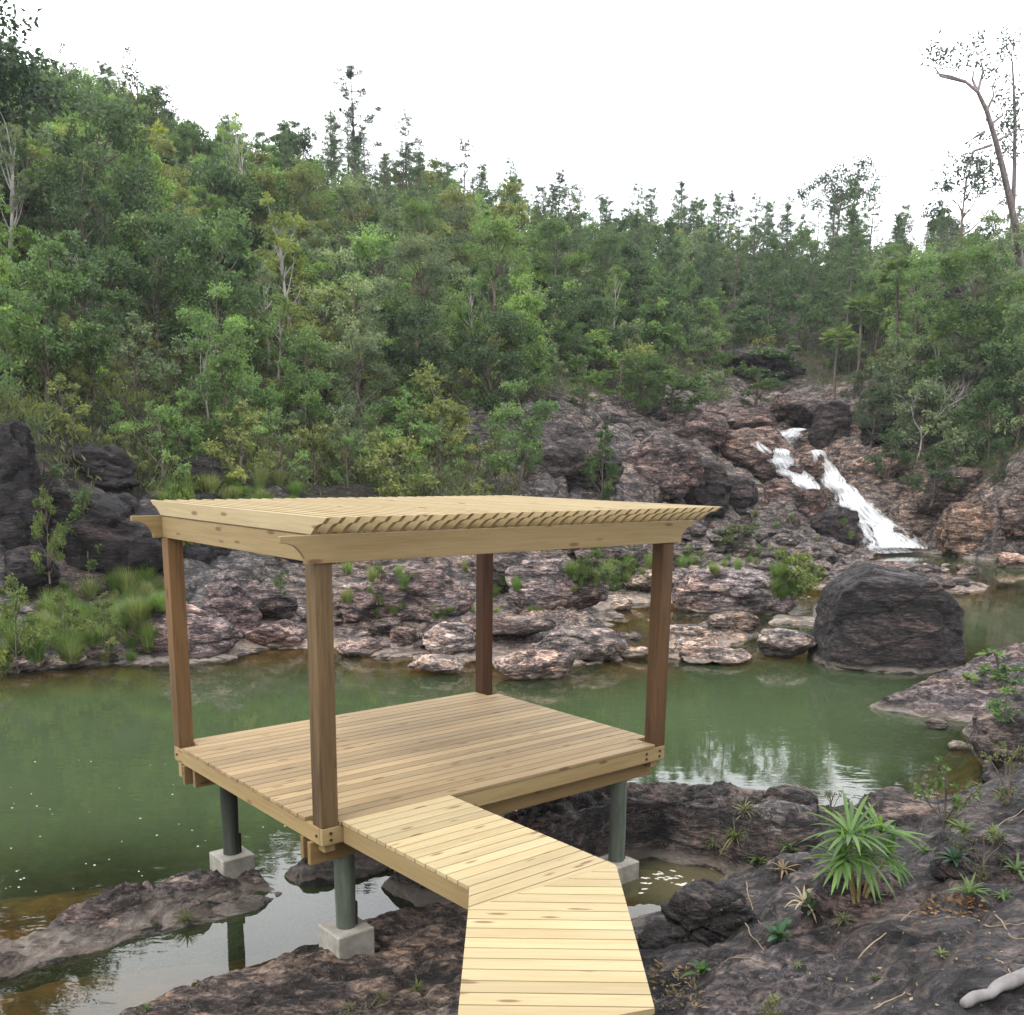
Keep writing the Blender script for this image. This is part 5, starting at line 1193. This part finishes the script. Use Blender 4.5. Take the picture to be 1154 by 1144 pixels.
rosette(915, 1030, 30, 3, 'dark green plant between the leafy plant and the fan palm', (.04, .09, .045), 9, .2)
rosette(1092, 1012, 34, 4, 'grassy tuft among fallen leaves near the right edge', (.10, .15, .05), 22, .09)
rosette(1075, 975, 30, 5, 'dark bluish fern-like plant right of the fan palm', (.035, .075, .045), 16, .16)
rosette(828, 950, 34, 6, 'drooping grass tuft on the shaded hollow wall', (.11, .13, .05), 34, .05, 'grass_clump', 'grass clump', .9)
rosette(803, 955, 22, 7, 'small drooping grass tuft left of the larger one on the hollow', (.11, .13, .055), 26, .06, 'grass_clump', 'grass clump', .9)
rosette(838, 918, 30, 8, 'yellowish grass tuft on top of the hollowed rock block', (.15, .15, .07), 30, .05, 'grass_clump', 'grass clump', .9)
rosette(210, 1040, 24, 9, 'small grass tuft on the long low ledge in the water', (.13, .14, .07), 46, .05, 'grass_clump', 'grass clump', .35)
rosette(430, 1128, 22, 10, 'scrubby grass tuft under the walkway edge', (.11, .12, .055), 30, .06, 'grass_clump', 'grass clump', .8)
rosette(470, 1118, 24, 11, 'taller grass tuft close to the walkway edge', (.12, .14, .055), 34, .05, 'grass_clump', 'grass clump', .7)
rosette(395, 1140, 20, 12, 'low grass tuft at the bottom of the photo left of the walkway', (.11, .12, .06), 26, .06, 'grass_clump', 'grass clump', .8)
rosette(165, 1140, 14, 13, 'tiny weed tuft at the near ledge edge', (.10, .14, .05), 18, .1, 'grass_clump', 'grass clump', .6)
rosette(545, 745, 26, 14, 'grass sprig beside the foot of the back post', (.10, .14, .05), 16, .06, 'grass_clump', 'grass clump', .3) if False else None
rosette(890, 960, 26, 15, 'grass tuft on the speckled rock', (.11, .15, .06), 26, .06, 'grass_clump', 'grass clump', .6)
for k_, (px, py) in enumerate(((1010, 930), (1040, 962), (1120, 945), (1145, 985), (935, 985), (1060, 1078), (985, 1012), (855, 975), (900, 1090), (1130, 1012), (1010, 985), (1085, 940))):
    rosette(px, py, 12 + k_ % 4 * 4, 40 + k_, 'small green weed in a rock crack on the right bank', (.09 + .01 * (k_ % 3), .14, .05), 12 + k_ % 5 * 3, .14, 'weed', 'weed', .8)['group'] = 'small weeds on the right bank'
rosette(985, 1105, 14, 16, 'little moss-like tuft on the dark rock sheet', (.08, .10, .04), 20, .12, 'grass_clump', 'grass clump', .6)
rosette(950, 1040, 22, 17, 'short grass at the foot of the fan palm', (.11, .13, .05), 26, .07, 'grass_clump', 'grass clump', .7)
# straw-coloured dead leaves of the palm
rosette(905, 1022, 34, 18, 'clump of dry straw-coloured dead palm leaves', (.42, .34, .24), 14, .08, 'dead_leaves_clump', 'dead leaves', .9)
rosette(882, 985, 26, 19, 'brown dead leaf clump above the dry straw clump', (.22, .16, .09), 12, .1, 'dead_leaves_clump', 'dead leaves', .9)
# leafy shrubs on the near bank
def nbush(px, py, w, h, c, label, k):
    p = nsurf(px, py); s = math.hypot(p[0], p[1]) / FOC; e = plant(NSHR[k], (p[0], p[1], p[2] - .03), h * s / .7, rg_.uniform(0, 6.28), c, label, 'bush'); q = w / h * .9; e.scale = (e.scale[0] * q, e.scale[1] * q, e.scale[2])
NSHR = [make_tree('shrub', *tree_broad(700 + i, .7, .36, nl, per, lf, .1, 1, .3, 0), crown_name='foliage', trunk_name='stem') for i, (nl, per, lf) in enumerate(((9, 46, .065), (8, 30, .11), (11, 70, .04)))]
nbush(1060, 935, 74, 76, (.12, .18, .06), 'leafy green shrub on the bank right of the fan palm', 0)
nbush(1140, 905, 60, 76, (.14, .17, .06), 'yellowish fine-leaved shrub at the right edge', 2)
nbush(1118, 772, 70, 36, (.10, .17, .06), 'round-leaved creeper on the right bank rock tongue', 1)
nbush(1128, 812, 44, 36, (.10, .18, .06), 'big-leaved green plant on the right bank below the creeper', 1)
nbush(1148, 690, 18, 40, (.2, .24, .05), 'yellow-green sprig poking in at the right edge above the pool', 1) if False else None
nbush(940, 915, 40, 30, (.12, .15, .07), 'wispy grey-green shrub behind the fan palm', 2)
nbush(1105, 985, 60, 60, (.075, .095, .04), 'dull olive shrub over the mossy hollow at the right', 2)
nbush(870, 1142, 30, 30, (.17, .2, .05), 'yellow-green sprig at the bottom of the photo on the dark rock', 1)
nbush(660, 1146, 20, 26, (.12, .17, .06), 'tiny sprig showing over the walkway boards', 1) if False else None
def stick(name, pts, r0, r1, mat, label, cat, color=(1, 1, 1), group=None, lift=.02, k=6):
    P = [nsurf(*p[:2]) + np.array([0, 0, lift + (p[2] if len(p) > 2 else 0)]) for p in pts]; P = np.array(P); t = np.linspace(0, len(P) - 1, 5 * len(P)); Q = np.stack([np.interp(t, np.arange(len(P)), P[:, i]) for i in range(3)], -1)
    Q += np.stack([fbm(np.c_[t * 1.3, t * 0 + i * 9, t * 0 + pts[0][0]], 3) for i in range(3)], -1) * max(r0 * .9, .022)
    rd = np.linspace(r0, r1, len(Q)) * (1 + .12 * np.sin(t * 4)); rd[0] *= .05; rd[-1] *= .05; rd[1] *= .8; Q[0] = Q[0] * .1 + Q[1] * .9
    V, F = tube(Q, rd, k); b = Q.mean(0); o = mesh_obj(name, V - b, F, mat, smooth=True); o.location = tuple(b); o.color = tuple(color) + (1,); return tag(o, label, cat, group)
stick('driftwood', [(1082, 1140), (1110, 1128), (1135, 1118), (1175, 1098)], .022, .034, M_PALE, 'weathered grey driftwood branch at the bottom right corner', 'driftwood', (.62, .62, .66), lift=.04, k=9)
for pts, lab in (([(962, 1090), (1000, 1052), (1030, 1030), (1062, 1022)], 'long pale dry stalk leaning on the dark rock sheet'), ([(838, 985), (846, 1020), (852, 1040), (880, 1058)], 'thin bent twig on the rock beside the leafy plant'),
                 ([(1110, 965), (1122, 935), (1154, 915), (1180, 900)], 'curved bare twig near the right edge'), ([(1105, 1045), (1130, 1048), (1160, 1044)], 'short reddish twig on the dark rock sheet'), ([(1118, 1030), (1140, 1058), (1165, 1066)], 'forked dry twig at the right edge'),
                 ([(1118, 1082), (1140, 1098), (1160, 1112)], 'thin grey twig above the driftwood'), ([(980, 1142), (1010, 1128), (1026, 1120)], 'dry stalk lying flat at the bottom of the photo'), ([(838, 1040), (850, 1062), (870, 1085)], 'broken twig against the knobbly rock'),
                 ([(1090, 880), (1120, 892), (1156, 905)], 'pale root running over the right bank'), ([(820, 1082), (845, 1083), (862, 1090)], 'thin pale twig beside the small leafy plant')):
    stick('twig', pts, .0048, .0022, M_DRY, lab, 'twig', (.75, .72, .7))
# fallen leaves near the right edge and by the walkway
def litter(n, x0, x1, y0, y1, name, label, color, seed, L=.06):
    r = np.random.default_rng(seed); P = np.array([nsurf(r.uniform(x0, x1), r.uniform(y0, y1)) for _ in range(n)]) + [0, 0, .012]; D = unit(n, r); D[:, 2] = np.abs(D[:, 2]) * .25
    V, F = leaves(P, D, L * r.uniform(.5, 1.2, n), L * .4 * r.uniform(.6, 1.2, n), .1, r); o = mesh_obj(name, V, F, M_LEAF, attrs={'tint': ('FLOAT', np.repeat(r.uniform(.1, .9, n), 4))}); o.color = tuple(color) + (1,); return tag(o, label, 'leaf litter', kind='stuff')
litter(60, 1035, 1110, 1012, 1034, 'fallen_leaves', 'brown fallen leaves in the crack beside the grassy tuft', (.20, .11, .05), 1)
litter(160, 735, 790, 1085, 1140, 'leaf_litter', 'brown leaf litter between the walkway and the dark rocks', (.19, .14, .085), 2, .05)
litter(110, 780, 1150, 1000, 1140, 'dry_debris', 'scattered dry leaf bits on the dark rock sheet', (.24, .18, .12), 3, .035)
# ------------------------------------------------------------------ damp air between the hills
hv = [(x, y, z) for z in (-5.5, 62) for x, y in ((-190, -30), (190, -30), (190, 215), (-190, 215))]
hm, hnt, hnd, hlk = newmat('damp_air'); pv = hnd.new('ShaderNodeVolumePrincipled'); pv.inputs['Color'].default_value = (.86, .92, 1.0, 1); pv.inputs['Density'].default_value = .0003; pv.inputs['Anisotropy'].default_value = .2
ho_ = hnd.new('ShaderNodeOutputMaterial'); hlk.new(pv.outputs[0], ho_.inputs['Volume'])
hz = mesh_obj('haze', hv, [(3, 2, 1, 0), (4, 5, 6, 7), (0, 1, 5, 4), (1, 2, 6, 5), (2, 3, 7, 6), (3, 0, 4, 7)], hm); tag(hz, 'thin damp haze lying over the wooded valley', 'haze', kind='stuff')
# ------------------------------------------------------------------ sky and light
w = bpy.data.worlds.new('World'); scene.world = w; w.use_nodes = True; nt = w.node_tree; nt.nodes.clear(); nd, lk = nt.nodes, nt.links
SUN_EL, SUN_AZ = radians(50), radians(-142)         # azimuth measured from +Y towards +X
sky = nd.new('ShaderNodeTexSky'); sky.sky_type = 'NISHITA'; sky.sun_disc = False; sky.sun_elevation = SUN_EL; sky.sun_rotation = SUN_AZ; sky.dust_density = 4.0; sky.air_density = 1.0
tc = nd.new('ShaderNodeTexCoord'); n = noise(nd, lk, tc.outputs['Generated'], 2.2, 6, .6, .4)
r = ramp(nd, [(.30, (15.5, 16.0, 17.0)), (.65, (22.0, 22.2, 22.6))]); lk.new(n.outputs[0], r.inputs[0])
for el in r.color_ramp.elements: el.color = tuple(c / 25 for c in el.color[:3]) + (1,)
sz_ = nd.new('ShaderNodeSeparateXYZ'); lk.new(tc.outputs['Generated'], sz_.inputs[0])
el_ = math_(nd, lk, 'MAXIMUM', sz_.outputs[2], 0.0)
fw = math_(nd, lk, 'MULTIPLY', math_(nd, lk, 'MAXIMUM', sz_.outputs[1], 0.0), .75)       # sky brightened over the far hills, added to strengthen the pool's reflection
up = math_(nd, lk, 'MULTIPLY', math_(nd, lk, 'ADD', math_(nd, lk, 'ADD', math_(nd, lk, 'MULTIPLY', el_, .55), fw), 1.0), 24.0)
cl = N(nd, 'ShaderNodeVectorMath', operation='SCALE'); lk.new(up, cl.inputs['Scale']); lk.new(r.outputs[0], cl.inputs[0])
mx_ = mix(nd, lk, .88, sky.outputs[0], cl.outputs[0])
bg = nd.new('ShaderNodeBackground'); bg.inputs['Strength'].default_value = .075; lk.new(mx_, bg.inputs[0])
wo_ = nd.new('ShaderNodeOutputWorld'); lk.new(bg.outputs[0], wo_.inputs[0])
sl_ = bpy.data.lights.new('sun', 'SUN'); sl_.energy = 1.5; sl_.angle = radians(14); sl_.color = (1, .96, .9)
so = bpy.data.objects.new('sun', sl_); COL.objects.link(so); so.location = (-20, -20, 40)
sv = Vector((sin(SUN_AZ) * cos(SUN_EL), cos(SUN_AZ) * cos(SUN_EL), sin(SUN_EL))); so.rotation_euler = sv.to_track_quat('Z', 'Y').to_euler()
scene.view_settings.view_transform = 'Standard'; scene.view_settings.look = 'None'; scene.view_settings.gamma = 1; scene.view_settings.exposure = 0.42
cyc = scene.cycles
cyc.max_bounces = 7; cyc.diffuse_bounces = 4; cyc.glossy_bounces = 3; cyc.transmission_bounces = 3; cyc.transparent_max_bounces = 10
cyc.volume_bounces = 0; cyc.use_denoising = True; cyc.caustics_reflective = False; cyc.caustics_refractive = False; cyc.sample_clamp_indirect = 6
# prototypes that were never planted
for o in [o for o in COL.objects if o.parent is None and o.type in ('EMPTY', 'MESH') and 'label' not in o.keys() and 'kind' not in o.keys()]:
    for ch in list(o.children): bpy.data.objects.remove(ch)
    bpy.data.objects.remove(o)
